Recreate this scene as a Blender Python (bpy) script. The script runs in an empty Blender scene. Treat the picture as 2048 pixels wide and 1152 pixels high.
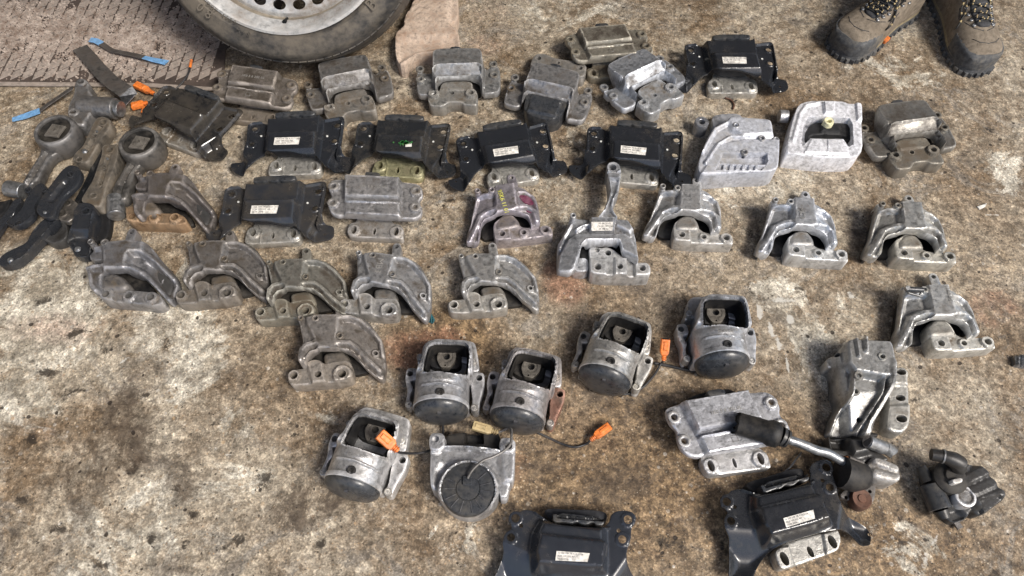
import bpy, bmesh, math, random
import numpy as np
from mathutils import Vector, Matrix, geometry
random.seed(7)
S = bpy.context.scene
COL = S.collection

# ------------------------------------------------------------------ camera
CAM_H = 1.25
PITCH = math.radians(28.6)          # from straight down
FPX = 1479.0                        # focal length in px of a 2048 px wide frame
cam_d = bpy.data.cameras.new("camera")
cam = bpy.data.objects.new("camera", cam_d); COL.objects.link(cam)
cam.location = (0, 0, CAM_H); cam.rotation_euler = (PITCH, 0, 0)
cam_d.sensor_width = 36; cam_d.lens = 36*FPX/2048
cam_d.clip_start = 0.02; cam_d.clip_end = 200
S.camera = cam
# ------------------------------------------------------------------ sky, sun, exposure
SUN_EL = math.radians(50); SUN_AZ = (0.80, -0.60)      # horizontal direction towards the sun
w = bpy.data.worlds.new("World"); S.world = w; w.use_nodes = True
nt = w.node_tree
sky = nt.nodes.new("ShaderNodeTexSky"); sky.sky_type = 'NISHITA'; sky.sun_disc = False
sky.sun_elevation = SUN_EL; sky.sun_rotation = math.atan2(SUN_AZ[0], SUN_AZ[1])
sky.air_density = 1.0; sky.dust_density = 3.0; sky.ozone_density = 0.6
nt.links.new(sky.outputs[0], nt.nodes["Background"].inputs[0])
nt.nodes["Background"].inputs[1].default_value = 0.135
sd = bpy.data.lights.new("sun", 'SUN'); sd.energy = 3.0; sd.angle = math.radians(17); sd.color = (1, .955, .89)
sun = bpy.data.objects.new("sun", sd); COL.objects.link(sun)
dirv = Vector((SUN_AZ[0]*math.cos(SUN_EL), SUN_AZ[1]*math.cos(SUN_EL), math.sin(SUN_EL)))
sun.rotation_euler = dirv.to_track_quat('Z', 'Y').to_euler(); sun.location = (2, -2, 4)
S.view_settings.view_transform = 'Standard'; S.view_settings.look = 'None'
S.view_settings.exposure = 0.32; S.view_settings.gamma = 1
S.render.engine = 'CYCLES'; S.cycles.use_denoising = True
S.cycles.max_bounces = 6; S.cycles.diffuse_bounces = 3; S.cycles.glossy_bounces = 3

# ------------------------------------------------------------------ helpers: geometry
CT, ST = math.cos(PITCH), math.sin(PITCH)
def U(px, py, h=0.0):
    """point of the photograph's frame -> where that sight line meets height h"""
    u, v = px-1024.0, 576.0-py
    t = (CAM_H-h)/(FPX*CT - v*ST)
    return (u*t, (v*CT + FPX*ST)*t)
class Tr:
    """traced coordinates of an enlarged detail, relative to a base point on the floor"""
    def __init__(s, x0, y0, f, ox, oy): s.x0, s.y0, s.f = x0, y0, f; s.o = U(ox, oy, 0)
    def p(s, zx, zy, h=0.05):
        if callable(h): h = h(zx, zy)
        a = U(s.x0+zx/s.f, s.y0+zy/s.f, h); return (a[0]-s.o[0], a[1]-s.o[1])
    def P(s, pts, h=0.05): return [s.p(x, y, h(x, y) if callable(h) else h) for x, y in pts]

def area(P): return 0.5*sum(P[i][0]*P[(i+1) % len(P)][1]-P[(i+1) % len(P)][0]*P[i][1] for i in range(len(P)))
def ccw(P): return list(P) if area(P) > 0 else list(P)[::-1]
def chaikin(P, n=2, closed=True):
    for _ in range(n):
        Q = []
        m = len(P)
        rng = range(m) if closed else range(m-1)
        if not closed: Q.append(P[0])
        for i in rng:
            a, b = P[i], P[(i+1) % m]
            Q.append((a[0]*.8+b[0]*.2, a[1]*.8+b[1]*.2)); Q.append((a[0]*.2+b[0]*.8, a[1]*.2+b[1]*.8))
        if not closed: Q.append(P[-1])
        P = Q
    return P
def resample(P, d, closed=True):
    out = []
    m = len(P)
    for i in range(m if closed else m-1):
        a, b = P[i], P[(i+1) % m]
        L = math.hypot(b[0]-a[0], b[1]-a[1])
        if L < 1e-6: continue
        k = max(1, int(math.ceil(L/d)))
        for j in range(k): out.append((a[0]+(b[0]-a[0])*j/k, a[1]+(b[1]-a[1])*j/k))
    if not closed: out.append(P[-1])
    # drop near-duplicates
    q = [out[0]]
    for p in out[1:]:
        if math.hypot(p[0]-q[-1][0], p[1]-q[-1][1]) > d*0.22: q.append(p)
    if closed and math.hypot(q[0][0]-q[-1][0], q[0][1]-q[-1][1]) < d*0.22: q.pop()
    return q
def circ(c, r, n=20, ry=None, a0=0.0):
    ry = ry or r
    return [(c[0]+r*math.cos(2*math.pi*i/n)*math.cos(a0)-ry*math.sin(2*math.pi*i/n)*math.sin(a0),
             c[1]+r*math.cos(2*math.pi*i/n)*math.sin(a0)+ry*math.sin(2*math.pi*i/n)*math.cos(a0)) for i in range(n)]
def segdist(X, P, closed=True):
    A = np.array(P, float); B = np.roll(A, -1, 0)
    if not closed: A = A[:-1]; B = B[:-1]
    D = B-A; L2 = (D**2).sum(1)+1e-18
    t = ((X[:, None, :]-A[None])*D[None]).sum(2)/L2
    t = np.clip(t, 0, 1)
    C = A[None]+D[None]*t[..., None]
    return np.sqrt(((X[:, None, :]-C)**2).sum(2)).min(1)
def inside(X, P):
    A = np.array(P, float); B = np.roll(A, -1, 0)
    x, y = X[:, 0][:, None], X[:, 1][:, None]
    c = ((A[:, 1] > y) != (B[:, 1] > y))
    with np.errstate(divide='ignore', invalid='ignore'):
        xi = (B[:, 0]-A[:, 0])*(y-A[:, 1])/(B[:, 1]-A[:, 1]+1e-18)+A[:, 0]
    return ((c & (x < xi)).sum(1) % 2) == 1
def sstep(t): t = np.clip(t, 0, 1); return t*t*(3-2*t)

class MB:
    """collects geometry for ONE mesh"""
    def __init__(s): s.v = []; s.f = []
    def add(s, vs, fs, M=None):
        o = len(s.v)
        if M is not None: vs = [tuple(M @ Vector(v)) for v in vs]
        s.v += [tuple(v) for v in vs]; s.f += [tuple(i+o for i in f) for f in fs]; return s
    def build(s, name, mat, parent=None, bevel=0.0, sharp=38, loc=None):
        me = bpy.data.meshes.new(name); me.from_pydata(s.v, [], s.f); me.update()
        me.materials.append(mat)
        me.polygons.foreach_set('use_smooth', [True]*len(me.polygons))
        if sharp: me.set_sharp_from_angle(angle=math.radians(sharp))
        o = bpy.data.objects.new(name, me); COL.objects.link(o)
        if parent: o.parent = parent
        if loc: o.location = loc
        if bevel:
            b = o.modifiers.new("edge", 'BEVEL'); b.width = bevel; b.segments = 2
            b.limit_method = 'ANGLE'; b.angle_limit = math.radians(40); b.harden_normals = True
        return o
    def box(s, c, d, rz=0, M=None):
        x, y, z = d[0]/2, d[1]/2, d[2]/2
        T = Matrix.Translation(c) @ Matrix.Rotation(rz, 4, 'Z')
        if M is not None: T = M @ T
        vs = [(-x,-y,-z),(x,-y,-z),(x,y,-z),(-x,y,-z),(-x,-y,z),(x,-y,z),(x,y,z),(-x,y,z)]
        return s.add(vs, [(0,3,2,1),(4,5,6,7),(0,1,5,4),(1,2,6,5),(2,3,7,6),(3,0,4,7)], T)
    def prism(s, P, z0, z1, M=None):
        P = ccw(P); n = len(P)
        vs = [(x, y, z0) for x, y in P]+[(x, y, z1) for x, y in P]
        fs = [tuple(range(n))[::-1], tuple(range(n, 2*n))]+[(i, (i+1) % n, n+(i+1) % n, n+i) for i in range(n)]
        return s.add(vs, fs, M)
    def lathe(s, prof, n=32, M=None, closed=False):
        vs = []; fs = []; m = len(prof)
        for i in range(n):
            a = 2*math.pi*i/n
            vs += [(r*math.cos(a), r*math.sin(a), z) for r, z in prof]
        for i in range(n):
            j = (i+1) % n
            for k in range(m if closed else m-1):
                l = (k+1) % m
                fs.append((i*m+k, j*m+k, j*m+l, i*m+l))
        return s.add(vs, fs, M)
    def tube(s, path, r, n=8, M=None, caps=True):
        pts = [Vector(p) for p in path]; vs = []; fs = []
        up = Vector((0, 0, 1))
        rr = r if isinstance(r, (list, tuple)) else [r]*len(pts)
        for i, p in enumerate(pts):
            t = (pts[min(i+1, len(pts)-1)]-pts[max(i-1, 0)]).normalized()
            a = t.cross(up)
            if a.length < 1e-3: a = t.cross(Vector((0, 1, 0)))
            a.normalize(); b = a.cross(t)
            for k in range(n):
                q = 2*math.pi*k/n; vs.append(p+(a*math.cos(q)+b*math.sin(q))*rr[i])
        for i in range(len(pts)-1):
            for k in range(n):
                l = (k+1) % n; fs.append((i*n+k, i*n+l, (i+1)*n+l, (i+1)*n+k))
        if caps: fs.append(tuple(range(n))[::-1]); fs.append(tuple(range((len(pts)-1)*n, len(pts)*n)))
        return s.add(vs, fs, M)
    def cyl(s, c0, c1, r, n=20, r1=None):
        return s.tube([c0, c1], [r, r if r1 is None else r1], n)
    def hf(s, outline, base, feats=(), holes=(), bottom=0.0, thick=None, step=0.003, er=0.0025, rnd=2, post=None, M=None, skirt=None):
        """solid cast / pressed body: outline, height map made of features, real holes, side walls"""
        P = ccw(chaikin(outline, rnd)) if rnd else ccw(outline)
        sp = step or 0.006
        P = resample(P, min(sp, 0.006)*1.2)
        H = []
        for h in holes:                      # (centre, r, depth[, ry, ang])
            c, r, dep = h[0], h[1], h[2]
            ry = h[3] if len(h) > 3 else None; a0 = h[4] if len(h) > 4 else 0
            H.append((ccw(circ(c, r, 18, ry, a0)), dep, c, r, ry, a0))
        pts = []
        def ring(Q, d, sgn):                 # offset points of a closed loop
            n = len(Q)
            for i in range(n):
                a, b = Q[i-1], Q[(i+1) % n]
                tx, ty = b[0]-a[0], b[1]-a[1]; L = math.hypot(tx, ty)+1e-12
                pts.append((Q[i][0]-ty/L*d*sgn, Q[i][1]+tx/L*d*sgn))
        for k in (0.3, 1.0): ring(P, er*k, 1)
        for (Q, dep, c, r, ry, a0) in H:
            pts += circ(c, r+0.0012, 18, (ry or r)+0.0012, a0)
        for f in feats:
            k = f[0]; soft = f[4]
            if k == 'disc':
                for q in (-.5, .5): pts += circ(f[1], f[2]+q*soft, 20)
            elif k == 'poly':
                Q = resample(ccw(f[1]), sp)
                for q in (-.5, .5): ring(Q, soft*q, 1)
            else:
                Q = resample(f[1], sp, False)
                for i in range(len(Q)):
                    a, b = Q[max(i-1, 0)], Q[min(i+1, len(Q)-1)]
                    tx, ty = b[0]-a[0], b[1]-a[1]; L = math.hypot(tx, ty)+1e-12
                    for q in (-f[2]-soft/2, -f[2]+soft/2, 0, f[2]-soft/2, f[2]+soft/2): pts.append((Q[i][0]-ty/L*q, Q[i][1]+tx/L*q))
        if step:
            A = np.array(P); mn, mx = A.min(0), A.max(0)
            yy = mn[1]; row = 0
            while yy < mx[1]:
                xx = mn[0]+(row % 2)*step*.5
                while xx < mx[0]: pts.append((xx, yy)); xx += step
                yy += step*.87; row += 1
        X = np.array(pts)
        ok = inside(X, P) & (segdist(X, P) > er*0.25)
        for (Q, *_r) in H: ok &= ~inside(X, Q) & (segdist(X, Q) > 0.0006)
        X = X[ok]
        # thin out
        key = {}
        g = 0.0009
        for i, p in enumerate(X): key.setdefault((int(p[0]/g), int(p[1]/g)), i)
        X = X[sorted(key.values())]
        loops = [P]+[h[0] for h in H]
        V = [Vector(p) for L in loops for p in L]; E = []; o = 0; idx = []
        for L in loops:
            n = len(L); E += [(o+i, o+(i+1) % n) for i in range(n)]; idx.append(list(range(o, o+n))); o += n
        V += [Vector(p) for p in X]
        r = geometry.delaunay_2d_cdt(V, E, [], 0, 1e-7)
        vo, fo, orig = r[0], r[2], r[3]
        vo = np.array([(v[0], v[1]) for v in vo])
        T = np.array([f for f in fo if len(f) == 3])
        cen = vo[T].mean(1)
        ok = inside(cen, P)
        for (Q, *_r) in H: ok &= ~inside(cen, Q)
        T = T[ok]
        a2 = np.cross(vo[T[:, 1]]-vo[T[:, 0]], vo[T[:, 2]]-vo[T[:, 0]])
        T[a2 < 0] = T[a2 < 0][:, ::-1]
        z = (np.array([base(x, y) for x, y in vo]) if callable(base) else np.full(len(vo), float(base)))
        for f in feats:
            k, geo, prm, val, soft, mode = f
            if k == 'disc':                  # ('disc', c, r, z, soft, mode)
                sdv = prm-np.hypot(vo[:, 0]-geo[0], vo[:, 1]-geo[1])
            elif k == 'poly':                # ('poly', pts, None, z, soft, mode)
                sdv = segdist(vo, geo); sdv[~inside(vo, geo)] *= -1
            else:                            # ('line', pts, halfwidth, z, soft, mode)
                sdv = prm-segdist(vo, geo, False)
            wt = sstep(sdv/soft+.5)
            vv = np.array([val(x, y) for x, y in vo]) if callable(val) else val
            if mode == 'set': z = z*(1-wt)+vv*wt
            elif mode == 'add': z = z+vv*wt
            elif mode == 'max': z = np.maximum(z, z*(1-wt)+vv*wt)
            elif mode == 'min': z = np.minimum(z, z*(1-wt)+vv*wt)
        if post: z = post(vo, z)
        d = segdist(vo, P); e = np.clip(1-d/er, 0, 1); z = z-er*(1-np.sqrt(np.clip(1-e*e, 0, 1)))
        n = len(vo); vs = [(vo[i, 0], vo[i, 1], z[i]) for i in range(n)]; fs = [tuple(t) for t in T.tolist()]
        # map loops to output verts
        back = {}
        for i, ol in enumerate(orig):
            for q in ol: back[q] = i
        def wall(L, zb, rev):
            k = [back[q] for q in L if q in back]; m = len(k); b = len(vs)
            for q in k: vs.append((vs[q][0], vs[q][1], min(zb(q), vs[q][2]-1e-4) if skirt is None else vs[q][2]-skirt))
            for i in range(m):
                j = (i+1) % m
                fs.append((k[j], k[i], b+i, b+j) if not rev else (k[i], k[j], b+j, b+i))
            return list(range(b, b+m))
        if thick is None:
            wall(idx[0], lambda q: bottom, False)
            for (Q, dep, *_r), L in zip(H, idx[1:]):
                ring_ = wall(L, lambda q: max(bottom, vs[q][2]-dep), True)
                if dep < 0.05: fs.append(tuple(ring_[::1]))
        else:
            o = len(vs); vs += [(vo[i, 0], vo[i, 1], z[i]-thick) for i in range(n)]
            fs += [(t[2]+o, t[1]+o, t[0]+o) for t in T.tolist()]
            for L in idx:
                k = [back[q] for q in L if q in back]; m = len(k)
                for i in range(m): j = (i+1) % m; fs.append((k[j], k[i], o+k[i], o+k[j]) if L is idx[0] else (k[i], k[j], o+k[j], o+k[i]) if False else (k[j], k[i], o+k[i], o+k[j]))
        return s.add(vs, fs, M)

def text_mesh(mb, body, size, depth, M, align='CENTER'):
    c = bpy.data.curves.new("t", 'FONT'); c.body = body; c.size = size; c.extrude = depth; c.align_x = align; c.align_y = 'CENTER'
    c.resolution_u = 2
    o = bpy.data.objects.new("t", c); COL.objects.link(o)
    dg = bpy.context.evaluated_depsgraph_get(); me = bpy.data.meshes.new_from_object(o.evaluated_get(dg))
    mb.add([v.co.copy() for v in me.vertices], [tuple(p.vertices) for p in me.polygons], M)
    bpy.data.objects.remove(o); bpy.data.meshes.remove(me); bpy.data.curves.remove(c)

def root(name, loc, label=None, cat=None, group=None, kind=None):
    o = bpy.data.objects.new(name, None); COL.objects.link(o); o.location = loc; o.empty_display_size = .02
    return tag(o, label, cat, group, kind)
def tag(o, label=None, cat=None, group=None, kind=None):
    if label: o['label'] = label
    if cat: o['category'] = cat
    if group: o['group'] = group
    if kind: o['kind'] = kind
    return o
def paint(o, tint=(1, 1, 1), grime=0.5, shift=0.0):
    if max(tint) > 1.15 and o.name.split('.')[0] in ('lower_bracket', 'label', 'print', 'rivet'): tint = (.95, .94, .9)
    o['tint'] = tuple(tint); o['grime'] = float(grime); o['shift'] = float(shift)
    for c in o.children: paint(c, tint, grime, shift)
def copy_tree(o, parent=None, skip=()):
    c = o.copy(); COL.objects.link(c); c.parent = parent
    for ch in o.children:
        if ch.name.split('.')[0] not in skip: copy_tree(ch, c, skip)
    return c
# placement of a copy from two of its own points and where they sit
def place(o, loc_a, loc_b, pa, pb, ha, hb):
    """loc_a/loc_b: the thing's own points (x, y); pa/pb: frame points of those, at heights ha/hb"""
    sc = 1.0
    for _ in range(4):
        A = U(*pa, ha*sc); B = U(*pb, hb*sc)
        v = (B[0]-A[0], B[1]-A[1]); q = (loc_b[0]-loc_a[0], loc_b[1]-loc_a[1])
        sc = math.hypot(*v)/math.hypot(*q)
    an = math.atan2(v[1], v[0])-math.atan2(q[1], q[0])
    c, s_ = math.cos(an)*sc, math.sin(an)*sc
    o.location = (A[0]-(c*loc_a[0]-s_*loc_a[1]), A[1]-(s_*loc_a[0]+c*loc_a[1]), 0)
    o.rotation_euler = (0, 0, an); o.scale = (sc, sc, sc)
    return o

# ------------------------------------------------------------------ materials
def newmat(name):
    m = bpy.data.materials.new(name); m.use_nodes = True; return m, m.node_tree.nodes, m.node_tree.links
def nd(N, t, **kw):
    n = N.new(t)
    for k, v in kw.items(): setattr(n, k, v)
    return n
def worn(name, col, dirt, metallic, rough, scale=1.0, bump=0.25, edge=0.35, tinted=True, dirt_amt=0.5, rrough=None, spec=0.5, coarse=120, var=.48):
    """surface with its own colour, grime in patches, worn edges and casting / dust texture"""
    m, N, L = newmat(name); B = N["Principled BSDF"]
    tc = nd(N, "ShaderNodeTexCoord"); at = nd(N, "ShaderNodeAttribute", attribute_type='OBJECT', attribute_name='shift')
    add = nd(N, "ShaderNodeVectorMath", operation='ADD'); L.new(tc.outputs['Object'], add.inputs[0]); L.new(at.outputs['Fac'], add.inputs[1])
    n1 = nd(N, "ShaderNodeTexNoise"); n1.inputs['Scale'].default_value = 22*scale; n1.inputs['Detail'].default_value = 7; n1.inputs['Roughness'].default_value = .68
    n2 = nd(N, "ShaderNodeTexNoise"); n2.inputs['Scale'].default_value = coarse*scale; n2.inputs['Detail'].default_value = 4; n2.inputs['Roughness'].default_value = .7
    n3 = nd(N, "ShaderNodeTexNoise"); n3.inputs['Scale'].default_value = 420*scale; n3.inputs['Detail'].default_value = 3
    for n in (n1, n2, n3): L.new(add.outputs[0], n.inputs['Vector'])
    gr = nd(N, "ShaderNodeAttribute", attribute_type='OBJECT', attribute_name='grime')
    # grime mask = smooth(n1 + n2*.4 - (1-grime))
    ma = nd(N, "ShaderNodeMath", operation='MULTIPLY_ADD'); L.new(n2.outputs[0], ma.inputs[0]); ma.inputs[1].default_value = .5; L.new(n1.outputs[0], ma.inputs[2])
    mb = nd(N, "ShaderNodeMath", operation='ADD'); L.new(ma.outputs[0], mb.inputs[0])
    if tinted: L.new(gr.outputs['Fac'], mb.inputs[1])
    else: mb.inputs[1].default_value = dirt_amt
    mr = nd(N, "ShaderNodeMapRange", interpolation_type='SMOOTHSTEP'); L.new(mb.outputs[0], mr.inputs[0]); mr.inputs[1].default_value = 1.08; mr.inputs[2].default_value = 1.45
    ti = nd(N, "ShaderNodeAttribute", attribute_type='OBJECT', attribute_name='tint')
    c0 = nd(N, "ShaderNodeMix", data_type='RGBA', blend_type='MULTIPLY'); c0.inputs[0].default_value = 1.0 if tinted else 0.0
    c0.inputs[6].default_value = (*col, 1); L.new(ti.outputs['Vector'], c0.inputs[7])
    # fine brightness variation
    rr = nd(N, "ShaderNodeMapRange"); L.new(n2.outputs[0], rr.inputs[0]); rr.inputs[1].default_value = .3; rr.inputs[2].default_value = .7; rr.inputs[3].default_value = 1-var*1.08; rr.inputs[4].default_value = 1+var*.94
    c1 = nd(N, "ShaderNodeMix", data_type='RGBA', blend_type='MULTIPLY'); c1.inputs[0].default_value = 1; L.new(c0.outputs[2], c1.inputs[6]); L.new(rr.outputs[0], c1.inputs[7])
    c2 = nd(N, "ShaderNodeMix", data_type='RGBA'); L.new(mr.outputs[0], c2.inputs[0]); L.new(c1.outputs[2], c2.inputs[6]); c2.inputs[7].default_value = (*dirt, 1)
    last = c2.outputs[2]
    if edge:
        ge = nd(N, "ShaderNodeNewGeometry"); er = nd(N, "ShaderNodeMapRange"); L.new(ge.outputs['Pointiness'], er.inputs[0])
        er.inputs[1].default_value = .51; er.inputs[2].default_value = .57; er.inputs[4].default_value = edge
        em = nd(N, "ShaderNodeMapRange"); L.new(n1.outputs[0], em.inputs[0]); em.inputs[1].default_value = .40; em.inputs[2].default_value = .62; em.inputs[3].default_value = .15; em.inputs[4].default_value = 1.0
        ex = nd(N, "ShaderNodeMath", operation='MULTIPLY'); L.new(er.outputs[0], ex.inputs[0]); L.new(em.outputs[0], ex.inputs[1])
        c3 = nd(N, "ShaderNodeMix", data_type='RGBA'); L.new(ex.outputs[0], c3.inputs[0]); L.new(last, c3.inputs[6])
        ec = nd(N, "ShaderNodeMix", data_type='RGBA', blend_type='MULTIPLY'); ec.inputs[0].default_value = 1; L.new(c0.outputs[2], ec.inputs[6]); ec.inputs[7].default_value = (2.2, 2.2, 2.2, 1); L.new(ec.outputs[2], c3.inputs[7]); last = c3.outputs[2]
    L.new(last, B.inputs['Base Color'])
    me = nd(N, "ShaderNodeMapRange"); L.new(mr.outputs[0], me.inputs[0]); me.inputs[3].default_value = metallic; me.inputs[4].default_value = metallic*.15; L.new(me.outputs[0], B.inputs['Metallic'])
    ro = nd(N, "ShaderNodeMapRange"); L.new(ma.outputs[0], ro.inputs[0]); ro.inputs[1].default_value = .4; ro.inputs[2].default_value = 1.1
    ro.inputs[3].default_value = rough-.1; ro.inputs[4].default_value = rrough or rough+.2; L.new(ro.outputs[0], B.inputs['Roughness'])
    B.inputs['Specular IOR Level'].default_value = spec
    bu = nd(N, "ShaderNodeBump"); bu.inputs['Strength'].default_value = bump; bu.inputs['Distance'].default_value = .0015
    bm_ = nd(N, "ShaderNodeMath", operation='MULTIPLY_ADD'); L.new(n3.outputs[0], bm_.inputs[0]); bm_.inputs[1].default_value = .45; L.new(n2.outputs[0], bm_.inputs[2])
    L.new(bm_.outputs[0], bu.inputs['Height']); L.new(bu.outputs[0], B.inputs['Normal'])
    return m
ALU = worn("cast_aluminium", (.50, .50, .505), (.060, .049, .038), .80, .38, edge=.75, bump=.45)
ALU2 = worn("bracket_aluminium", (.47, .46, .44), (.10, .077, .052), .68, .42, edge=.6, bump=.6)
ALW = worn("bright_machined_aluminium", (.66, .66, .67), (.22, .20, .17), .30, .42, edge=.4, bump=.3)
BLK = worn("black_painted_steel", (.011, .012, .014), (.050, .044, .037), .0, .22, scale=.6, edge=.0, bump=.03, rrough=.34, spec=.7, var=.10)
RUB = worn("black_rubber", (.012, .012, .013), (.042, .037, .031), 0, .55, edge=.0, bump=.3, spec=.35)
PLA = worn("black_plastic", (.035, .038, .043), (.07, .064, .055), 0, .26, edge=.1, bump=.2, tinted=False, dirt_amt=.42)
INS = worn("rusty_brown_insert", (.16, .145, .125), (.07, .06, .05), .4, .5, edge=.2, tinted=False, dirt_amt=.4)
DRK = worn("dark_oily_metal", (.10, .10, .10), (.02, .018, .016), .6, .34, edge=.3, tinted=False, dirt_amt=.58)
RST = worn("rust", (.13, .062, .038), (.06, .035, .025), .2, .6, tinted=False, dirt_amt=.4)
STL = worn("bright_steel", (.33, .335, .34), (.09, .08, .07), .85, .33, tinted=False, dirt_amt=.38, edge=.2)
ORG = worn("orange_plastic", (.80, .21, .035), (.20, .07, .03), 0, .45, scale=2, tinted=False, dirt_amt=.42, edge=0, bump=.1)
BEI = worn("beige_plastic", (.50, .39, .20), (.22, .15, .08), 0, .45, tinted=False, dirt_amt=.42, edge=0, bump=.15)
WHT = worn("label_paper", (.72, .69, .63), (.30, .26, .20), 0, .5, tinted=False, dirt_amt=.30, edge=0, bump=.05)
INK = worn("label_ink", (.05, .05, .055), (.2, .18, .15), 0, .6, tinted=False, dirt_amt=.3, edge=0, bump=0)
DOT = worn("pale_paint_dot", (.62, .62, .58), (.3, .28, .22), 0, .5, tinted=False, dirt_amt=.2, edge=0, bump=0)
YEL = worn("yellow_marker", (.62, .60, .12), (.3, .28, .1), 0, .6, tinted=False, dirt_amt=.35, edge=0)
GRN = worn("green_paint", (.02, .22, .05), (.06, .09, .03), 0, .5, tinted=False, dirt_amt=.5, edge=0)
CAB = worn("cable_sheath", (.02, .02, .022), (.09, .08, .07), 0, .4, tinted=False, dirt_amt=.4, edge=0, bump=.05)
ETC = worn("cast_lettering", (.30, .29, .27), (.08, .07, .06), .5, .5, tinted=False, dirt_amt=.4, edge=.2)
YRG = worn("pale_yellow_ring", (.70, .66, .42), (.3, .27, .18), 0, .5, tinted=False, dirt_amt=.25, edge=0)
GST = worn("bare_strap_steel", (.17, .16, .15), (.07, .055, .045), .7, .42, tinted=False, dirt_amt=.45, edge=.3)
# ================================================================== the setting
def floor_material():
    m, N, L = newmat("oily_concrete"); B = N["Principled BSDF"]
    tc = nd(N, "ShaderNodeTexCoord"); src = tc.outputs['Object']
    at = nd(N, "ShaderNodeAttribute", attribute_name='stain'); sp = nd(N, "ShaderNodeSeparateColor"); L.new(at.outputs['Color'], sp.inputs[0])
    at2 = nd(N, "ShaderNodeAttribute", attribute_name='tone'); sp2 = nd(N, "ShaderNodeSeparateColor"); L.new(at2.outputs['Color'], sp2.inputs[0])
    # warp so nothing has a clean outline
    wn = nd(N, "ShaderNodeTexNoise"); wn.inputs['Scale'].default_value = 9; wn.inputs['Detail'].default_value = 6; L.new(src, wn.inputs['Vector'])
    def noise(scale, det=6, rough=.6, dist=0.0, vec=None):
        n = nd(N, "ShaderNodeTexNoise"); n.inputs['Scale'].default_value = scale; n.inputs['Detail'].default_value = det
        n.inputs['Roughness'].default_value = rough; n.inputs['Distortion'].default_value = dist; L.new(vec or src, n.inputs['Vector']); return n.outputs[0]
    def math_(op, a, b=None, c=None, clamp=False):
        n = nd(N, "ShaderNodeMath", operation=op, use_clamp=clamp)
        for i, v in enumerate((a, b, c)):
            if v is None: continue
            if isinstance(v, (int, float)): n.inputs[i].default_value = v
            else: L.new(v, n.inputs[i])
        return n.outputs[0]
    def rng(v, a, b, c=0.0, d=1.0, smooth=True):
        n = nd(N, "ShaderNodeMapRange", interpolation_type='SMOOTHSTEP' if smooth else 'LINEAR'); L.new(v, n.inputs[0])
        for i, q in enumerate((a, b, c, d)): n.inputs[i+1].default_value = q
        return n.outputs[0]
    def mix(f, a, b, mode='MIX'):
        n = nd(N, "ShaderNodeMix", data_type='RGBA', blend_type=mode)
        for i, v in ((0, f), (6, a), (7, b)):
            if isinstance(v, (int, float)): n.inputs[i].default_value = v
            elif isinstance(v, tuple): n.inputs[i].default_value = (*v, 1)
            else: L.new(v, n.inputs[i])
        return n.outputs[2]
    a = noise(3.2, 10, .68, .6); b = noise(14, 10, .76, .4); c = noise(60, 7, .78); d = noise(260, 3, .7); e = noise(7, 12, .80, 1.2)
    def flakes(scale, amp, off):
        wq = nd(N, "ShaderNodeVectorMath", operation='MULTIPLY_ADD'); L.new(wn2.outputs['Color'], wq.inputs[0]); wq.inputs[1].default_value = (amp,)*3; L.new(src, wq.inputs[2])
        v = nd(N, "ShaderNodeTexVoronoi"); v.inputs['Scale'].default_value = scale; L.new(wq.outputs[0], v.inputs['Vector'])
        s_ = nd(N, "ShaderNodeSeparateColor"); L.new(v.outputs['Color'], s_.inputs[0]); return s_.outputs[off]
    wn2 = nd(N, "ShaderNodeTexNoise"); wn2.inputs['Scale'].default_value = 120; wn2.inputs['Detail'].default_value = 3; L.new(src, wn2.inputs['Vector'])
    pale = (.37, .32, .245); brown = (.150, .104, .062); grey = (.245, .222, .188)
    base = mix(rng(math_('ADD', math_('MULTIPLY', a, .48), math_('ADD', math_('MULTIPLY', b, .32), math_('MULTIPLY', c, .20))), .41, .60), brown, pale)
    base = mix(rng(e, .50, .60, 0, .72), base, grey)
    # tone attribute: R = brown oily film, G = pale bare and painted sunlit patches, B = reddish
    fb = rng(math_('ADD', sp2.outputs[0], math_('MULTIPLY', math_('SUBTRACT', b, .5), 1.0)), .30, .85, 0, .88)
    base = mix(fb, base, mix(rng(c, .38, .62), (.085, .050, .024), (.235, .155, .078)))
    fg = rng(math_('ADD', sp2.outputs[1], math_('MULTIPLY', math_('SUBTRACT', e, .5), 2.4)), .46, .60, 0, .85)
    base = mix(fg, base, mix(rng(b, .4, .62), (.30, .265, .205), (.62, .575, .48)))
    fr = rng(math_('ADD', sp2.outputs[2], math_('MULTIPLY', math_('SUBTRACT', b, .5), 1.2)), .4, .8, 0, .7)
    base = mix(fr, base, (.26, .135, .085))
    # granular aggregate
    v1 = nd(N, "ShaderNodeTexVoronoi"); v1.inputs['Scale'].default_value = 95; L.new(src, v1.inputs['Vector'])
    vs = nd(N, "ShaderNodeSeparateColor"); L.new(v1.outputs['Color'], vs.inputs[0])
    size = math_('MULTIPLY_ADD', vs.outputs[1], .34, .05)
    inn = rng(math_('SUBTRACT', size, v1.outputs['Distance']), -.02, .07)
    stones = mix(vs.outputs[2], mix(vs.outputs[0], (.46, .32, .16), (.20, .13, .08)), (.42, .39, .34))
    keep = rng(vs.outputs[0], .45, .50)
    base = mix(math_('MULTIPLY', math_('MULTIPLY', inn, keep), rng(b, .42, .6, .12, .75)), base, stones)
    v2 = nd(N, "ShaderNodeTexVoronoi"); v2.inputs['Scale'].default_value = 190; L.new(src, v2.inputs['Vector'])
    vs2 = nd(N, "ShaderNodeSeparateColor"); L.new(v2.outputs['Color'], vs2.inputs[0])
    base = mix(math_('MULTIPLY', rng(v2.outputs['Distance'], .35, .15), rng(vs2.outputs[0], .62, .66, 0, .75)), base, mix(vs2.outputs[1], (.5, .43, .32), (.30, .19, .10)))
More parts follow.
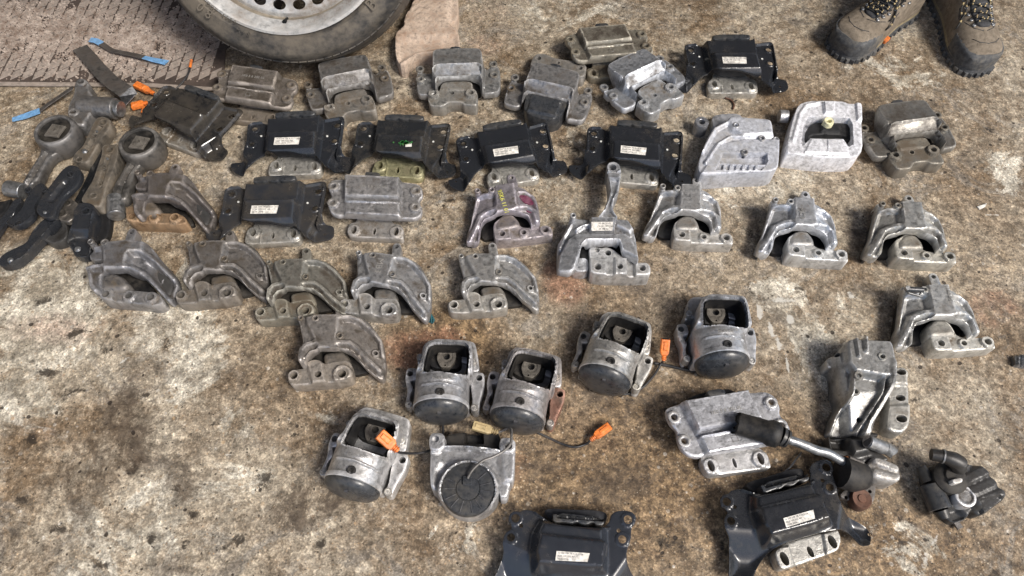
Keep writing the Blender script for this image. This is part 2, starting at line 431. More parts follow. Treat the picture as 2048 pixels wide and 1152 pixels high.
    # fine contrast
    base = mix(1.0, base, rng(c, .36, .64, .66, 1.32, False), 'MULTIPLY')
    base = mix(1.0, base, rng(d, .38, .62, .80, 1.20, False), 'MULTIPLY')
    base = mix(1.0, base, rng(flakes(150, .012, 0), 0, 1, .74, 1.27, False), 'MULTIPLY')
    base = mix(1.0, base, rng(flakes(360, .006, 1), 0, 1, .70, 1.32, False), 'MULTIPLY')
    base = mix(1.0, base, rng(noise(26, 9, .78, .9), .36, .64, .66, 1.30, False), 'MULTIPLY')
    # stain.R sharp oil spots; stain.G broad soft dark patches
    oil = rng(math_('ADD', sp.outputs[0], math_('MULTIPLY', math_('SUBTRACT', noise(48, 9, .82, 1.2), .5), 3.4)), .50, .95, 0, .9)
    base = mix(oil, base, (.022, .016, .011))
    film = rng(math_('ADD', sp.outputs[1], math_('MULTIPLY', math_('SUBTRACT', e, .5), 2.4)), .34, .74, 0, .85)
    base = mix(film, base, mix(rng(c, .35, .65), (.038, .027, .018), (.115, .083, .055)))
    # dark pits and specks
    v3 = nd(N, "ShaderNodeTexVoronoi"); v3.inputs['Scale'].default_value = 42; v3.inputs['Randomness'].default_value = 1
    wv = nd(N, "ShaderNodeVectorMath", operation='MULTIPLY_ADD'); L.new(wn.outputs['Color'], wv.inputs[0]); wv.inputs[1].default_value = (.035,)*3; L.new(src, wv.inputs[2]); L.new(wv.outputs[0], v3.inputs['Vector'])
    v3s = nd(N, "ShaderNodeSeparateColor"); L.new(v3.outputs['Color'], v3s.inputs[0])
    pr = math_('MULTIPLY', rng(v3s.outputs[0], .50, .99, 0, .19, False), 1.0)
    pit = rng(math_('SUBTRACT', pr, v3.outputs['Distance']), -.01, .03)
    v4 = nd(N, "ShaderNodeTexVoronoi"); v4.inputs['Scale'].default_value = 120; L.new(wv.outputs[0], v4.inputs['Vector'])
    v4s = nd(N, "ShaderNodeSeparateColor"); L.new(v4.outputs['Color'], v4s.inputs[0])
    pit2 = rng(math_('SUBTRACT', rng(v4s.outputs[0], .62, 1, 0, .27, False), v4.outputs['Distance']), -.01, .04)
    pits = math_('MAXIMUM', math_('MULTIPLY', pit, .9), math_('MULTIPLY', pit2, .75))
    base = mix(pits, base, (.026, .019, .014))
    # scratches, white drips
    base = mix(rng(math_('ADD', sp.outputs[2], math_('MULTIPLY', math_('SUBTRACT', c, .5), 1.1)), .45, .62, 0, .8), base, (.56, .54, .49))
    L.new(base, B.inputs['Base Color'])
    rg = math_('ADD', rng(math_('MAXIMUM', film, fb), 0, 1, .66, .50), rng(c, .3, .7, -.08, .1))
    L.new(rg, B.inputs['Roughness']); B.inputs['Specular IOR Level'].default_value = .35
    bu = nd(N, "ShaderNodeBump"); bu.inputs['Strength'].default_value = .55; bu.inputs['Distance'].default_value = .003
    hh = math_('SUBTRACT', math_('ADD', math_('MULTIPLY', c, .8), math_('ADD', math_('MULTIPLY', d, .5), math_('MULTIPLY', inn, .2))), math_('MULTIPLY', pits, 1.2))
    L.new(hh, bu.inputs['Height']); L.new(bu.outputs[0], B.inputs['Normal'])
    return m

def lines(a, b, d, out, big):
    c = list(np.arange(a, b+1e-9, d)); x = d*2; lo, hi = a, b
    while x < big: lo -= x; hi += x; c = [lo]+c+[hi]; x *= 1.8
    return c
xs = lines(-1.55, 1.5, .009, None, 40); ys = lines(.05, 1.75, .009, None, 40)
gx, gy = np.meshgrid(xs, ys); n_x, n_y = len(xs), len(ys)
V = np.stack([gx.ravel(), gy.ravel(), np.zeros(gx.size)], 1)
F = [(j*n_x+i, j*n_x+i+1, (j+1)*n_x+i+1, (j+1)*n_x+i) for j in range(n_y-1) for i in range(n_x-1)]
me = bpy.data.meshes.new("floor"); me.from_pydata(V.tolist(), [], F); me.update()
floor = bpy.data.objects.new("floor", me); COL.objects.link(floor); floor['kind'] = 'structure'
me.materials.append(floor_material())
stain = np.zeros((len(V), 4)); tone = np.zeros((len(V), 4)); stain[:, 3] = 1; tone[:, 3] = 1
def blob(arr, ch, px, py, rx, ry, k=1.0, ang=0.0):
    """soft mark on the concrete; real place found from the frame point, sizes in frame px there"""
    c = U(px, py); r = U(px+rx, py); q = U(px, py-ry)
    ax = abs(r[0]-c[0]); ay = abs(q[1]-c[1])
    a = math.radians(ang); dx = V[:, 0]-c[0]; dy = V[:, 1]-c[1]
    x = (dx*math.cos(a)+dy*math.sin(a))/ax; y = (-dx*math.sin(a)+dy*math.cos(a))/ay
    d = np.sqrt(x*x+y*y); arr[:, ch] = np.maximum(arr[:, ch], k*sstep(1.25-d*.75))
# brown oily film
for p in [(1300, 950, 520, 230, .75), (700, 1000, 60, 40, .4), (1250, 560, 380, 120, .45), (900, 680, 130, 90, .85), (450, 660, 160, 90, .45), (560, 780, 180, 120, .45), (1750, 250, 350, 200, .38),
          (300, 1080, 200, 80, .2), (1650, 1100, 420, 160, .7), (700, 340, 200, 120, .35), (1080, 350, 160, 70, .4), (1950, 480, 140, 260, .5), (500, 560, 300, 70, .5), (620, 870, 90, 120, .4), (1000, 230, 300, 60, .25), (1500, 560, 120, 100, .45)]: blob(tone, 0, *p)
# pale bare concrete, and sun patches painted in at lower left
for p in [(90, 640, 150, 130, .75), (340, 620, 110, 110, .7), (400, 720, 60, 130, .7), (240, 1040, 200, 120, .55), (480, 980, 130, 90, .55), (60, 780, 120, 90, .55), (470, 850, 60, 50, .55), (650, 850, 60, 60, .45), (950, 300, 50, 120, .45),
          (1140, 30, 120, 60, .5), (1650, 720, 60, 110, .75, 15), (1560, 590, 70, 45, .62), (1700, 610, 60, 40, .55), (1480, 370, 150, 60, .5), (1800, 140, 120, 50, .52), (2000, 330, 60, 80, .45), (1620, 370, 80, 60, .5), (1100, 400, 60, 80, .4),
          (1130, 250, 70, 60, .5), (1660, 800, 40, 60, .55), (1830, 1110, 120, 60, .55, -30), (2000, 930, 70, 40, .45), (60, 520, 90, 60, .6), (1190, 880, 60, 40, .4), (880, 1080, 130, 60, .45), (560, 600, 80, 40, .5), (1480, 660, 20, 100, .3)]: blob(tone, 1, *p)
# reddish
for p in [(1130, 560, 60, 60, .75), (850, 700, 110, 60, .75), (100, 660, 150, 50, .55), (1990, 620, 80, 60, .6), (480, 20, 60, 60, .4), (980, 60, 60, 80, .5), (60, 860, 70, 70, .45), (1530, 60, 80, 40, .4), (1020, 930, 80, 60, .5), (1240, 960, 80, 40, .3)]: blob(tone, 2, *p)
# sharp oil spots
for p in [(145, 668, 15, 13), (165, 660, 14, 6), (275, 920, 14, 12), (262, 942, 14, 10), (155, 780, 22, 6), (130, 795, 12, 7), (265, 805, 12, 5), (240, 810, 30, 8, .75), (290, 790, 14, 6), (430, 850, 12, 6), (535, 960, 14, 16), (478, 1080, 14, 14), (450, 1097, 11, 10), (300, 1080, 12, 12),
          (545, 1020, 10, 9), (515, 955, 20, 8, .7), (1290, 20, 60, 40, .0), (1230, 285, 60, 60, .0), (590, 870, 8, 6), (230, 595, 12, 6), (175, 618, 12, 7, .8), (1130, 285, 26, 12, .8), (1150, 300, 12, 12, .85), (1125, 318, 14, 14, .7), (1140, 340, 22, 6, .8), (1505, 470, 18, 14, .8), (1490, 180, 10, 6, .8),
          (1330, 1085, 20, 20, .8), (1360, 1090, 14, 14, .7), (1445, 1097, 7, 7), (960, 1120, 8, 16, .7), (1440, 750, 8, 9), (1600, 580, 12, 12, .8), (1500, 580, 10, 24, .8), (1440, 1087, 8, 8), (1900, 560, 10, 8, .8), (1940, 180, 30, 12, .6), (1820, 1045, 12, 7), (1800, 1042, 12, 6, .9), (1805, 1085, 9, 9), (640, 690, 5, 4), (640, 300, 6, 5), (1870, 1080, 7, 7), (2030, 1130, 14, 10, .9),
          (1262, 1020, 8, 6), (1660, 850, 9, 6, .8), (1680, 30, 12, 10, .6), (1760, 200, 16, 12, .6), (1990, 1150, 16, 10), (10, 1130, 30, 16, .7), (60, 720, 24, 5, .8), (45, 1000, 24, 14, .7), (1465, 200, 18, 6, .8, -40), (80, 610, 12, 5, .7), (1990, 880, 16, 8, .6), (2010, 800, 10, 10, .6), (1760, 1000, 8, 8, .8)]: blob(stain, 0, *p)
# crack line
for i in range(26): blob(stain, 0, 285+i*10.5+random.uniform(-3, 3), 790+i*8.2+random.uniform(-4, 4)-(6 if i > 12 else 0), random.uniform(5, 11), random.uniform(3, 7), random.uniform(.5, .75), -35)
for p in [(95, 745, 30, 10), (210, 700, 16, 12), (60, 880, 18, 12), (120, 1060, 26, 12), (350, 975, 16, 9), (385, 1030, 12, 10), (200, 1130, 30, 12), (330, 690, 12, 18, .8), (90, 600, 18, 8), (410, 880, 14, 8), (640, 1090, 14, 10), (700, 1060, 10, 8), (820, 1110, 16, 8, .8), (1190, 1040, 10, 8), (1560, 1120, 12, 8), (1830, 800, 12, 9), (1900, 1080, 12, 10), (1980, 260, 14, 8), (1660, 300, 10, 8), (1250, 200, 8, 6), (900, 400, 14, 6), (1330, 540, 10, 14, .8), (370, 1090, 10, 12)]: blob(stain, 0, *p)
# broad soft dark patches
for p in [(130, 700, 60, 40, .4), (230, 890, 120, 100, .62), (160, 960, 90, 90, .62), (240, 830, 50, 60, .6), (610, 1010, 110, 60, .62), (260, 640, 60, 70, .5), (500, 1040, 60, 40, .4), (420, 780, 90, 60, .35), (560, 760, 60, 140, .4), (980, 180, 160, 40, .4), (650, 150, 320, 60, .45), (60, 410, 100, 120, .62), (150, 470, 160, 60, .45),
          (1220, 960, 130, 60, .55), (1100, 920, 130, 50, .5), (1290, 620, 150, 80, .45), (1450, 780, 120, 60, .42), (1560, 370, 90, 40, .35), (1640, 300, 80, 60, .3), (1700, 50, 60, 50, .4), (1600, 40, 80, 40, .35), (1780, 210, 160, 30, .4), (1520, 440, 40, 80, .35), (1690, 560, 60, 60, .35), (1560, 820, 60, 60, .45), (1750, 900, 60, 30, .4), (1970, 720, 60, 40, .35), (860, 780, 60, 100, .35), (1850, 880, 60, 40, .4), (60, 1000, 100, 60, .35), (380, 1130, 120, 30, .4), (900, 600, 300, 30, .35), (340, 230, 160, 30, .4)]: blob(stain, 1, *p)
for p in [(560, 700, 120, 160, .5), (200, 560, 90, 60, .4), (380, 900, 60, 140, .45), (100, 1080, 120, 50, .5), (760, 1080, 120, 60, .35), (1400, 620, 260, 60, .4), (1250, 760, 200, 70, .4), (350, 200, 180, 30, .5), (880, 220, 260, 30, .45), (1200, 240, 60, 30, .3), (860, 330, 40, 60, .4), (640, 480, 300, 40, .4), (1700, 460, 40, 80, .45), (1500, 440, 30, 70, .4), (1290, 420, 40, 50, .4), (1640, 760, 30, 70, .4), (1900, 300, 100, 60, .35), (1350, 30, 90, 40, .35), (300, 700, 60, 120, .45)]: blob(stain, 1, *p)
# white paint drips and scrapes
for p in [(1520, 625, 7, 22, .8), (1540, 660, 7, 20, .8), (1560, 690, 7, 22, .8, 10), (1575, 730, 6, 20, .75), (1580, 640, 9, 14, .8), (1565, 600, 30, 8, .7), (1700, 590, 10, 12, .7), (1870, 1080, 8, 20, .55, -35), (1850, 1120, 10, 26, .6, -30), (1960, 896, 60, 1.6, .95), (2020, 897, 40, 1.4, .9), (1795, 415, 9, 4, .9, 30), (1985, 430, 22, 5, .6), (800, 560, 4, 3, .8), (210, 745, 30, 2.5, .7, 30), (1100, 20, 8, 3, .7),
          (1180, 145, 5, 5, .4), (985, 690, 5, 5, .5), (560, 1055, 4, 5, .6), (250, 720, 26, 6, .6, 40), (1190, 872, 12, 4, .4), (460, 910, 24, 5, .55, -20)]: blob(stain, 2, *p)
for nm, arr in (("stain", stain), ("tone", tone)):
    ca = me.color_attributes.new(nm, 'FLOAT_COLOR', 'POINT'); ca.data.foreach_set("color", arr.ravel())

# roof slab and back wall of the open workshop (outside the frame; they keep the overhead dark)
m_wall = worn("grey_render_wall", (.20, .19, .18), (.10, .09, .08), 0, .8, scale=.1, tinted=False, dirt_amt=.4, edge=0)
b = MB().box((-1.4, 4.2, 3.3), (12, 7.8, .15)); roof = b.build("roof", m_wall); roof['kind'] = 'structure'
b = MB().box((-1.4, 7.0, 1.6), (12, .2, 3.2)); bw = b.build("wall_back", m_wall); bw['kind'] = 'structure'
b = MB().box((-2.6, 3.2, 1.6), (.2, 7.4, 3.2)); bw = b.build("wall_left", m_wall); bw['kind'] = 'structure'  # unseen side wall, set close in to darken the left side

# ------------------------------------------------------------------ patterned steel floor plate, upper left
m, N, L = newmat("rusty_dusty_plate")
PLT = worn("dusty_rusty_plate", (.29, .245, .21), (.125, .10, .083), .0, .62, scale=.5, bump=.5, edge=.15, tinted=False, dirt_amt=.42, coarse=200)
GRV = worn("plate_groove_dirt", (.075, .055, .045), (.03, .022, .018), 0, .8, scale=.6, tinted=False, dirt_amt=.45, edge=0)
bpy.data.materials.remove(m)
prt = root("floor_plate", (*U(200, 100), 0), "rusty pinkish steel floor plate with raised parallelogram tread pattern under the straps", "floor plate")
o0 = U(200, 100)
def rel(p): return (p[0]-o0[0], p[1]-o0[1])
edge = [rel(U(x, y)) for x, y in [(-160, 170), (100, 172), (300, 174), (440, 182), (448, 165), (452, 100), (560, 20), (620, -120), (-260, -160)]]
MB().prism(edge, 0, .004).build("base_sheet", GRV, prt)
MB().prism([rel(U(x, y)) for x, y in [(-160, 174), (300, 178), (442, 186), (441, 180), (300, 171), (-160, 167)]], .004, .0085).build("edge_bead", PLT, prt, bevel=.001)
pads = MB()
ux = U(221.5, 100)[0]-U(200, 100)[0]
for j in range(-1, 16):
    for i in range(-22, 26):
        # columns run almost straight away from the camera, rungs slant upward to the right
        cx = i*ux*1.0 + (j*.0016); y0 = .105 - .1755 + j*.0285; 
        g = .0030; wd = ux-g*1.2; sl = .016
        x0 = cx+g*.7; jx = random.uniform(-.0006, .0006)
        q = [(x0, y0+jx), (x0+wd, y0+sl+jx), (x0+wd, y0+sl+.0238), (x0, y0+.0238)]
        if all(inside(np.array([(a, b_)]), edge)[0] for a, b_ in q) and random.random() > .05:
            pads.prism(q, .004, .0054+random.uniform(-.0003, .0003))
pads.build("tread_pattern", PLT, prt, bevel=.0004)
# loose grit and rust flakes lying on the plate
CHP = worn("rust_flake_grit", (.50, .42, .36), (.17, .12, .09), 0, .7, scale=2, tinted=False, dirt_amt=.5, edge=0)
g = MB(); rnd = random.Random(3)
def chip(px, py, s, z=.0055):
    x, y = U(px, py, z); n = rnd.choice((4, 5, 6)); a0 = rnd.random()*6
    P = [(x+s*rnd.uniform(.5, 1)*math.cos(a0+6.283*k/n), y+s*rnd.uniform(.4, 1)*math.sin(a0+6.283*k/n)) for k in range(n)]
    t = s*rnd.uniform(.15, .5); dz = [rnd.uniform(0, t) for _ in P]
    vs = [(p[0], p[1], z-.001) for p in P]+[(p[0], p[1], z+t*.4+q) for p, q in zip(P, dz)]
    g.add(vs, [tuple(range(n))[::-1], tuple(range(n, 2*n))]+[(i, (i+1) % n, n+(i+1) % n, n+i) for i in range(n)])
k = 0
while k < 9000:
    px = rnd.uniform(-60, 430); py = rnd.uniform(-60, 165)
    dens = math.exp(-((py-(55+.12*px))/48)**2) if px < 300 else math.exp(-((py-70)/40)**2)*.7
    if rnd.random() < dens*.9+.03:
        chip(px, py, rnd.choice((.0014, .0018, .0024, .0034, .0050 if rnd.random() < .25 else .0024))); k += 1
for px, py, s in [(343, 78, .011), (352, 84, .009), (335, 84, .008), (400, 90, .009), (310, 62, .006), (70, 20, .01), (85, 28, .006), (160, 72, .007)]: chip(px, py, s)
o = g.build("rust_flakes", CHP, sharp=20); tag(o, "loose rust flakes and grit scattered over the patterned floor plate", "grit", kind='stuff')
# fine grit over the concrete
g = MB(); GRT = worn("dark_grit", (.05, .04, .032), (.14, .11, .08), 0, .7, scale=3, tinted=False, dirt_amt=.45, edge=0)
for _ in range(1500): chip(rnd.uniform(-40, 2090), rnd.uniform(190, 1160) if rnd.random() < .8 else rnd.uniform(0, 190), rnd.choice((.0008, .001, .0012, .0018)), .0005)
o = g.build("floor_grit", GRT, sharp=20); tag(o, "fine dark grit scattered across the stained concrete floor", "grit", kind='stuff')
g = MB(); GR2 = worn("pale_grit", (.38, .32, .25), (.25, .19, .12), 0, .7, scale=3, tinted=False, dirt_amt=.4, edge=0)
for _ in range(1100): chip(rnd.uniform(-40, 2090), rnd.uniform(190, 1160), rnd.choice((.0008, .001, .0014)), .0005)
for _ in range(350): chip(rnd.uniform(960, 1050)-rnd.random()*60, rnd.uniform(0, 100), rnd.choice((.001, .0016, .002)), .0005)
o = g.build("pale_floor_grit", GR2, sharp=20); tag(o, "fine pale sandy grit scattered across the stained concrete floor", "grit", kind='stuff')

# ------------------------------------------------------------------ pale broken concrete block beside the wheel
CON = worn("pale_concrete_block", (.47, .37, .29), (.26, .17, .115), 0, .9, scale=1.2, bump=1.0, edge=.1, tinted=False, dirt_amt=.42, coarse=90)
t = Tr(512, 0, 4, 855, 60)
out = t.P([(1270, -160), (1280, 0), (1230, 110), (1190, 170), (1185, 240), (1130, 290), (1112, 340), (1118, 480), (1150, 545), (1200, 548), (1240, 480), (1300, 440), (1560, 440), (1635, 400), (1630, 330), (1615, 270), (1560, 230), (1548, 205), (1620, 170), (1618, 0), (1600, -160)], .03)
rb = root("concrete_block", (*U(855, 60), 0), "broken pale beige concrete slab piece lying beside the car wheel", "concrete block")
MB().hf(out, lambda x, y: .045+.0015*math.sin(x*340)*math.cos(y*290), [('poly', t.P([(1150, 530), (1115, 350), (1200, 345), (1600, 330), (1640, 400), (1300, 445)], .03), None, .034, .02, 'set'),
        ('poly', t.P([(1548, -160), (1548, 210), (1620, 175), (1630, -160)], .03), None, .036, .012, 'set')], step=.006, er=.006, rnd=1).build("slab", CON, rb)

# ------------------------------------------------------------------ car wheel lying near the top edge
TYR = worn("tyre_rubber", (.035, .035, .036), (.14, .12, .095), 0, .62, scale=.45, bump=.35, edge=0, tinted=False, dirt_amt=.50, spec=.3, coarse=60)
RIM = worn("silver_rim_paint", (.58, .58, .57), (.15, .115, .085), .4, .40, scale=.6, edge=.2, tinted=False, dirt_amt=.47)
RIB = worn("dirty_beige_rim_well", (.33, .29, .23), (.14, .115, .085), .25, .55, scale=.5, edge=.1, tinted=False, dirt_amt=.46)
WR, WF, WT = .288, .226, 45
wheel = root("car_wheel", (-.468, 1.478, .0), "dirty car wheel with silver steel rim and worn black tyre lying near the top edge", "wheel")
TL = root("wheel_tilt", (0, 0, 0)); bpy.data.objects.remove(TL)
wheel.rotation_euler = (math.radians(WT), 0, 0)
wheel.location.z = WR*math.sin(math.radians(WT))-.004
wd = .165
prof = [(WF-.006, .012), (WF+.012, .004), (WR-.03, .0), (WR-.016, .012), (WR-.003, .035), (WR, wd*.5), (WR-.003, wd-.038), (WR-.012, wd-.017), (WR-.018, wd-.012), (WR-.021, wd-.011), (WR-.035, wd-.003), (WR-.046, wd+.000), (WR-.050, wd-.002), (WF+.008, wd-.006), (WF+.004, wd-.012), (WF-.004, wd-.014), (WF-.01, wd-.03)]
MB().lathe(prof, 128).build("tyre", TYR, wheel, sharp=30)
tr_ = MB()      # tread blocks round the shoulder
for i in range(96):
    a = 2*math.pi*i/96; M = Matrix.Rotation(a, 4, 'Z') @ Matrix.Translation((WR-.004, 0, wd*.5))
    tr_.box((0, 0, 0), (.006, .0165, wd*.55), 0, M)
tr_.build("tread", TYR, wheel, bevel=.001)
for s_, a0, sz, rr in (("08", 226, .026, WR-.040), ("M+S", 246, .014, WR-.044), ("DOT 4609", 228, .011, WR-.056), ("B", 316, .034, WR-.038)):
    lt = MB()
    for k, ch in enumerate(s_):
        if ch == ' ': continue
        a = math.radians(a0)+k*sz*.80/rr
        text_mesh(lt, ch, sz, .0007, Matrix.Translation((rr*math.cos(a), rr*math.sin(a), wd+.0035)) @ Matrix.Rotation(a+math.pi/2, 4, 'Z'))
    lt.build("lettering", TYR, wheel, sharp=0)
rimp = [(WF-.022, .02), (WF-.018, wd-.05), (WF-.012, wd-.028), (WF-.004, wd-.018), (WF+.004, wd-.010), (WF+.006, wd-.004), (WF+.001, wd-.001), (WF-.006, wd-.004), (WF-.010, wd-.012), (WF-.018, wd-.015), (WF-.025, wd-.023)]
rim = MB().lathe(rimp, 96).build("rim", RIM, wheel, sharp=45)
well = MB().lathe([(WF-.024, wd-.022), (WF-.027, wd-.032), (WF-.031, wd-.038), (WF-.036, wd-.040)], 96).build("rim_well", RIB, wheel, sharp=45)
RD = WF-.030
def disc_h(x, y):
    r = math.hypot(x, y)/RD
    z = wd-.038 + .008*float(sstep(np.array((1-r)/.05)))
    z += .016*math.exp(-((r-.60)/.14)**2)
    if r < .46: z -= .022*float(sstep(np.array((.46-r)/.12)))
    return z
holes = [((.875*RD*math.cos(a), .875*RD*math.sin(a)), .0135, .2, .0100, a+math.pi/2) for a in [2*math.pi*(k+.5)/26-math.pi/2+.01 for k in range(26)]]
holes += [((.30*RD*math.cos(math.radians(a)), .30*RD*math.sin(math.radians(a))), .007, .2) for a in range(18, 378, 72)]
MB().hf(circ((0, 0), RD, 72), disc_h, [], holes, thick=.003, step=.005, er=.001, rnd=0).build("disc", RIM, wheel)
MB().lathe([(.034, wd-.07), (.034, wd-.052), (.030, wd-.048), (.0, wd-.047)], 32).build("centre_cap", RIB, wheel)
a = math.radians(268)
MB().cyl((RD*1.00*math.cos(a), RD*1.00*math.sin(a), wd-.05), (RD*1.05*math.cos(a), RD*1.05*math.sin(a), wd-.014), .0045, 12).build("valve", RUB, wheel)

# ------------------------------------------------------------------ the bystander: boots and trouser legs
SUE = worn("tan_suede", (.205, .170, .130), (.12, .095, .07), 0, .8, scale=.8, bump=.35, edge=.1, tinted=False, dirt_amt=.4, spec=.2)
SOL = worn("dark_sole_rubber", (.075, .078, .082), (.15, .13, .10), 0, .6, scale=.8, bump=.3, edge=.1, tinted=False, dirt_amt=.42, spec=.3)
MID = worn("khaki_midsole", (.30, .25, .15), (.14, .11, .075), 0, .65, scale=.8, tinted=False, dirt_amt=.45, edge=0)
TNG = worn("dark_tongue", (.035, .036, .04), (.09, .08, .07), 0, .7, tinted=False, dirt_amt=.3, edge=0)
LCE = worn("black_lace", (.02, .02, .02), (.05, .04, .03), 0, .6, tinted=False, dirt_amt=.3, edge=0)
JEA = worn("faded_grey_trouser", (.30, .31, .33), (.20, .20, .21), 0, .85, scale=.5, bump=.3, tinted=False, dirt_amt=.3, edge=0, spec=.2)
person = root("person", (*U(1860, -60), 0), "person standing at the upper right in tan hiking boots and faded grey trousers", "person")
po = person.location
def boot(toe_px, heel_dir_deg, L_, Wd, flip):
    """boot with toe tip above toe_px, pointing away along heel_dir (degrees, world)"""
    bt = bpy.data.objects.new("boot", None); COL.objects.link(bt); bt.parent = person
    tx, ty = U(*toe_px, .02); bt.location = (tx-po.x, ty-po.y, 0); bt.rotation_euler = (0, 0, math.radians(heel_dir_deg-90))
    f = -1 if flip else 1
    so = [(0, 0), (.028, .003), (.045, .02), (.053, .05), (.054, .09), (.044, .14), (.036, .19), (.037, .25), (.034, .285), (.015, .305), (-.015, .305), (-.034, .285), (-.037, .25), (-.036, .19), (-.043, .13), (-.048, .08), (-.045, .04), (-.032, .012)]
    so = [(x*f*Wd/.104, y*L_/.305) for x, y in so]
    MB().hf(so, .020, [], bottom=0, step=.012, er=.004).build("outsole", SOL, bt)
    lug = MB()
    Q = resample(ccw(chaikin(so, 2)), .014)
    for i in range(0, len(Q)-1, 2): lug.box((Q[i][0]*.99, Q[i][1], .006), (.009, .009, .012), i*.3)
    lug.build("lug", SOL, bt, bevel=.001)
    MB().hf([(x*.985, .003+y*.985) for x, y in so], .027, [], bottom=.018, step=.012, er=.003).build("midsole", MID, bt)
    def up(sc, dz, y0, y1):
        def h(x, y):
            t = y/L_
            wv = Wd*.5*(1.02 if t < .35 else 1.02-.30*min(1, (t-.35)/.3))
            if t < .12: top = .040+.028*math.sin(min(1, t/.12)*math.pi/2)
            elif t < .40: top = .068+.018*(t-.12)/.28
            elif t < .66: top = .086+.062*((t-.40)/.26)**1.3
            else: top = .148
            q = min(1, abs(x)/(wv*sc)); e_ = math.sqrt(max(0, 1-q**2.6))
            return .024+(top-.024)*e_+dz
        return h
    ul = [(x*.97, .006+y*.965) for x, y in so]
    hu = up(1.03, 0, 0, 1)
    MB().hf(ul, hu, [], bottom=.02, step=.006, er=.004).build("upper", SUE, bt)
    # rubber toe cap: band round the toe
    tc = [(x*.99, .002+y*.99) for x, y in so if y/L_ < .36]
    capo = sorted([p for p in tc], key=lambda p: math.atan2(p[1]-.09, p[0]))
    cap = [(x*.985, .003+y) for x, y in so if y < .10*L_/.305]
    out_ = [(p[0], p[1]) for p in so if p[1]/L_ < .34]
    right = [p for p in so[:5]]; left = [p for p in so[-4:]]
    outer = left+right
    inner = [(p[0]*.62, p[1]*.70+.036) for p in outer][::-1]
    band = outer+inner
    MB().hf(band, lambda x, y: max(.034, min(.056, hu(x, y)+.0018)), [], bottom=.02, step=.006, er=.003, rnd=1).build("toe_cap", SOL, bt)
    # stitched seam lines
    sm = MB()
    for sx in (-1, 1):
        path = [(sx*f*xx*Wd/.104, yy*L_/.305) for xx, yy in [(.004, .072), (.022, .082), (.032, .100), (.040, .125), (.036, .150)]]
        sm.tube([(x, y, hu(x, y)+.0004) for x, y in path], .0009, 5)
    sm.tube([(x*Wd/.104, y*L_/.305, hu(x*Wd/.104, y*L_/.305)+.0004) for x, y in [(-.030, .055), (-.018, .042), (0, .037), (.018, .042), (.030, .055)]], .0009, 5)
    sm.build("seam", TNG, bt, sharp=0)
    tg = [(-.016, .082), (.016, .082), (.021, .12), (.022, .16), (.022, .20), (-.022, .20), (-.022, .16), (-.021, .12)]
    tg = [(x*Wd/.104, y*L_/.305) for x, y in tg]
    MB().hf(tg, lambda x, y: hu(x, y)+.004, [], bottom=.03, step=.006, er=.003).build("tongue", TNG, bt)
    lc = MB(); ey = MB(); sp = MB()
    yy = [.090, .106, .123, .141, .160, .180]
    for i, y in enumerate(yy):
        y *= L_/.305; wl = (.019+.0022*i)*Wd/.104
        for s2 in (-1, 1):
            ey = MB(); ey.lathe([(.0014, 0), (.0018, .0016), (.0038, .0018), (.0044, 0)], 12, Matrix.Translation((s2*wl*1.12, y, hu(wl*1.12, y)+.001))); ey.build("eyelet", STL, bt, sharp=0)
        for s2 in (-1, 1):
            y2 = (yy[i+1] if i+1 < len(yy) else .196)*L_/.305
            P = []
            for k in range(9):
                q = k/8; x = s2*wl*(1-2*q)*1.05; yv = y+(y2-y)*q
                P.append((x, yv, hu(x, yv)+.0065+.003*math.sin(q*math.pi)))
            lc.tube(P, .0017, 6)
            for k in range(1, 8, 2): sp.tube([Vector(P[k])+Vector((0, 0, .0003)), Vector(P[k]).lerp(Vector(P[k+1]), .45)+Vector((0, 0, .0003))], .0019, 6)
        P = [(-wl*1.1+wl*2.2*k/6, y+.001*k, hu(0, y)*0+hu(-wl*1.1+wl*2.2*k/6, y)+.0065) for k in range(7)]
        lc.tube(P, .0017, 6)
    # hanging ends
    for s2, ln in ((f*.020, .085), (f*.012, .07)):
        P = [(s2+f*.028*(k/10)+.004*math.sin(k), (.185-ln*k/10)*L_/.305, hu(s2+f*.028*k/10, (.185-ln*k/10)*L_/.305)+.006) for k in range(11)]
        lc.tube(P, .0017, 6)
        for k in range(0, 10, 2): sp.tube([Vector(P[k])+Vector((0, 0, .0003)), Vector(P[k]).lerp(Vector(P[k+1]), .5)+Vector((0, 0, .0003))], .0020, 6)
    la = lc.build("lace", LCE, bt, sharp=0); sp.build("lace_fleck", BEI, la, sharp=0)
    # shaft collar round the ankle
    co = [(x*.9*Wd/.104, y*L_/.305) for x, y in [(-.034, .20), (.034, .20), (.040, .24), (.036, .285), (0, .300), (-.036, .285), (-.040, .24)]]
    MB().hf(co, .165, [], bottom=.05, step=.012, er=.010).build("collar", SUE, bt)
    return bt
b1 = boot((1672, 98), 36, .275, .104, False)
b2 = boot((1964, 141), 93, .275, .104, True)
b3 = MB().box((.047, .115, .020), (.012, .020, .010), .1).build("sole_plug", ORG, b1, bevel=.002)
def ankle(bt, L_=.300):
    a = bt.rotation_euler.z; x, y = 0, .235
    return (bt.location.x+x*math.cos(a)-y*math.sin(a), bt.location.y+x*math.sin(a)+y*math.cos(a))
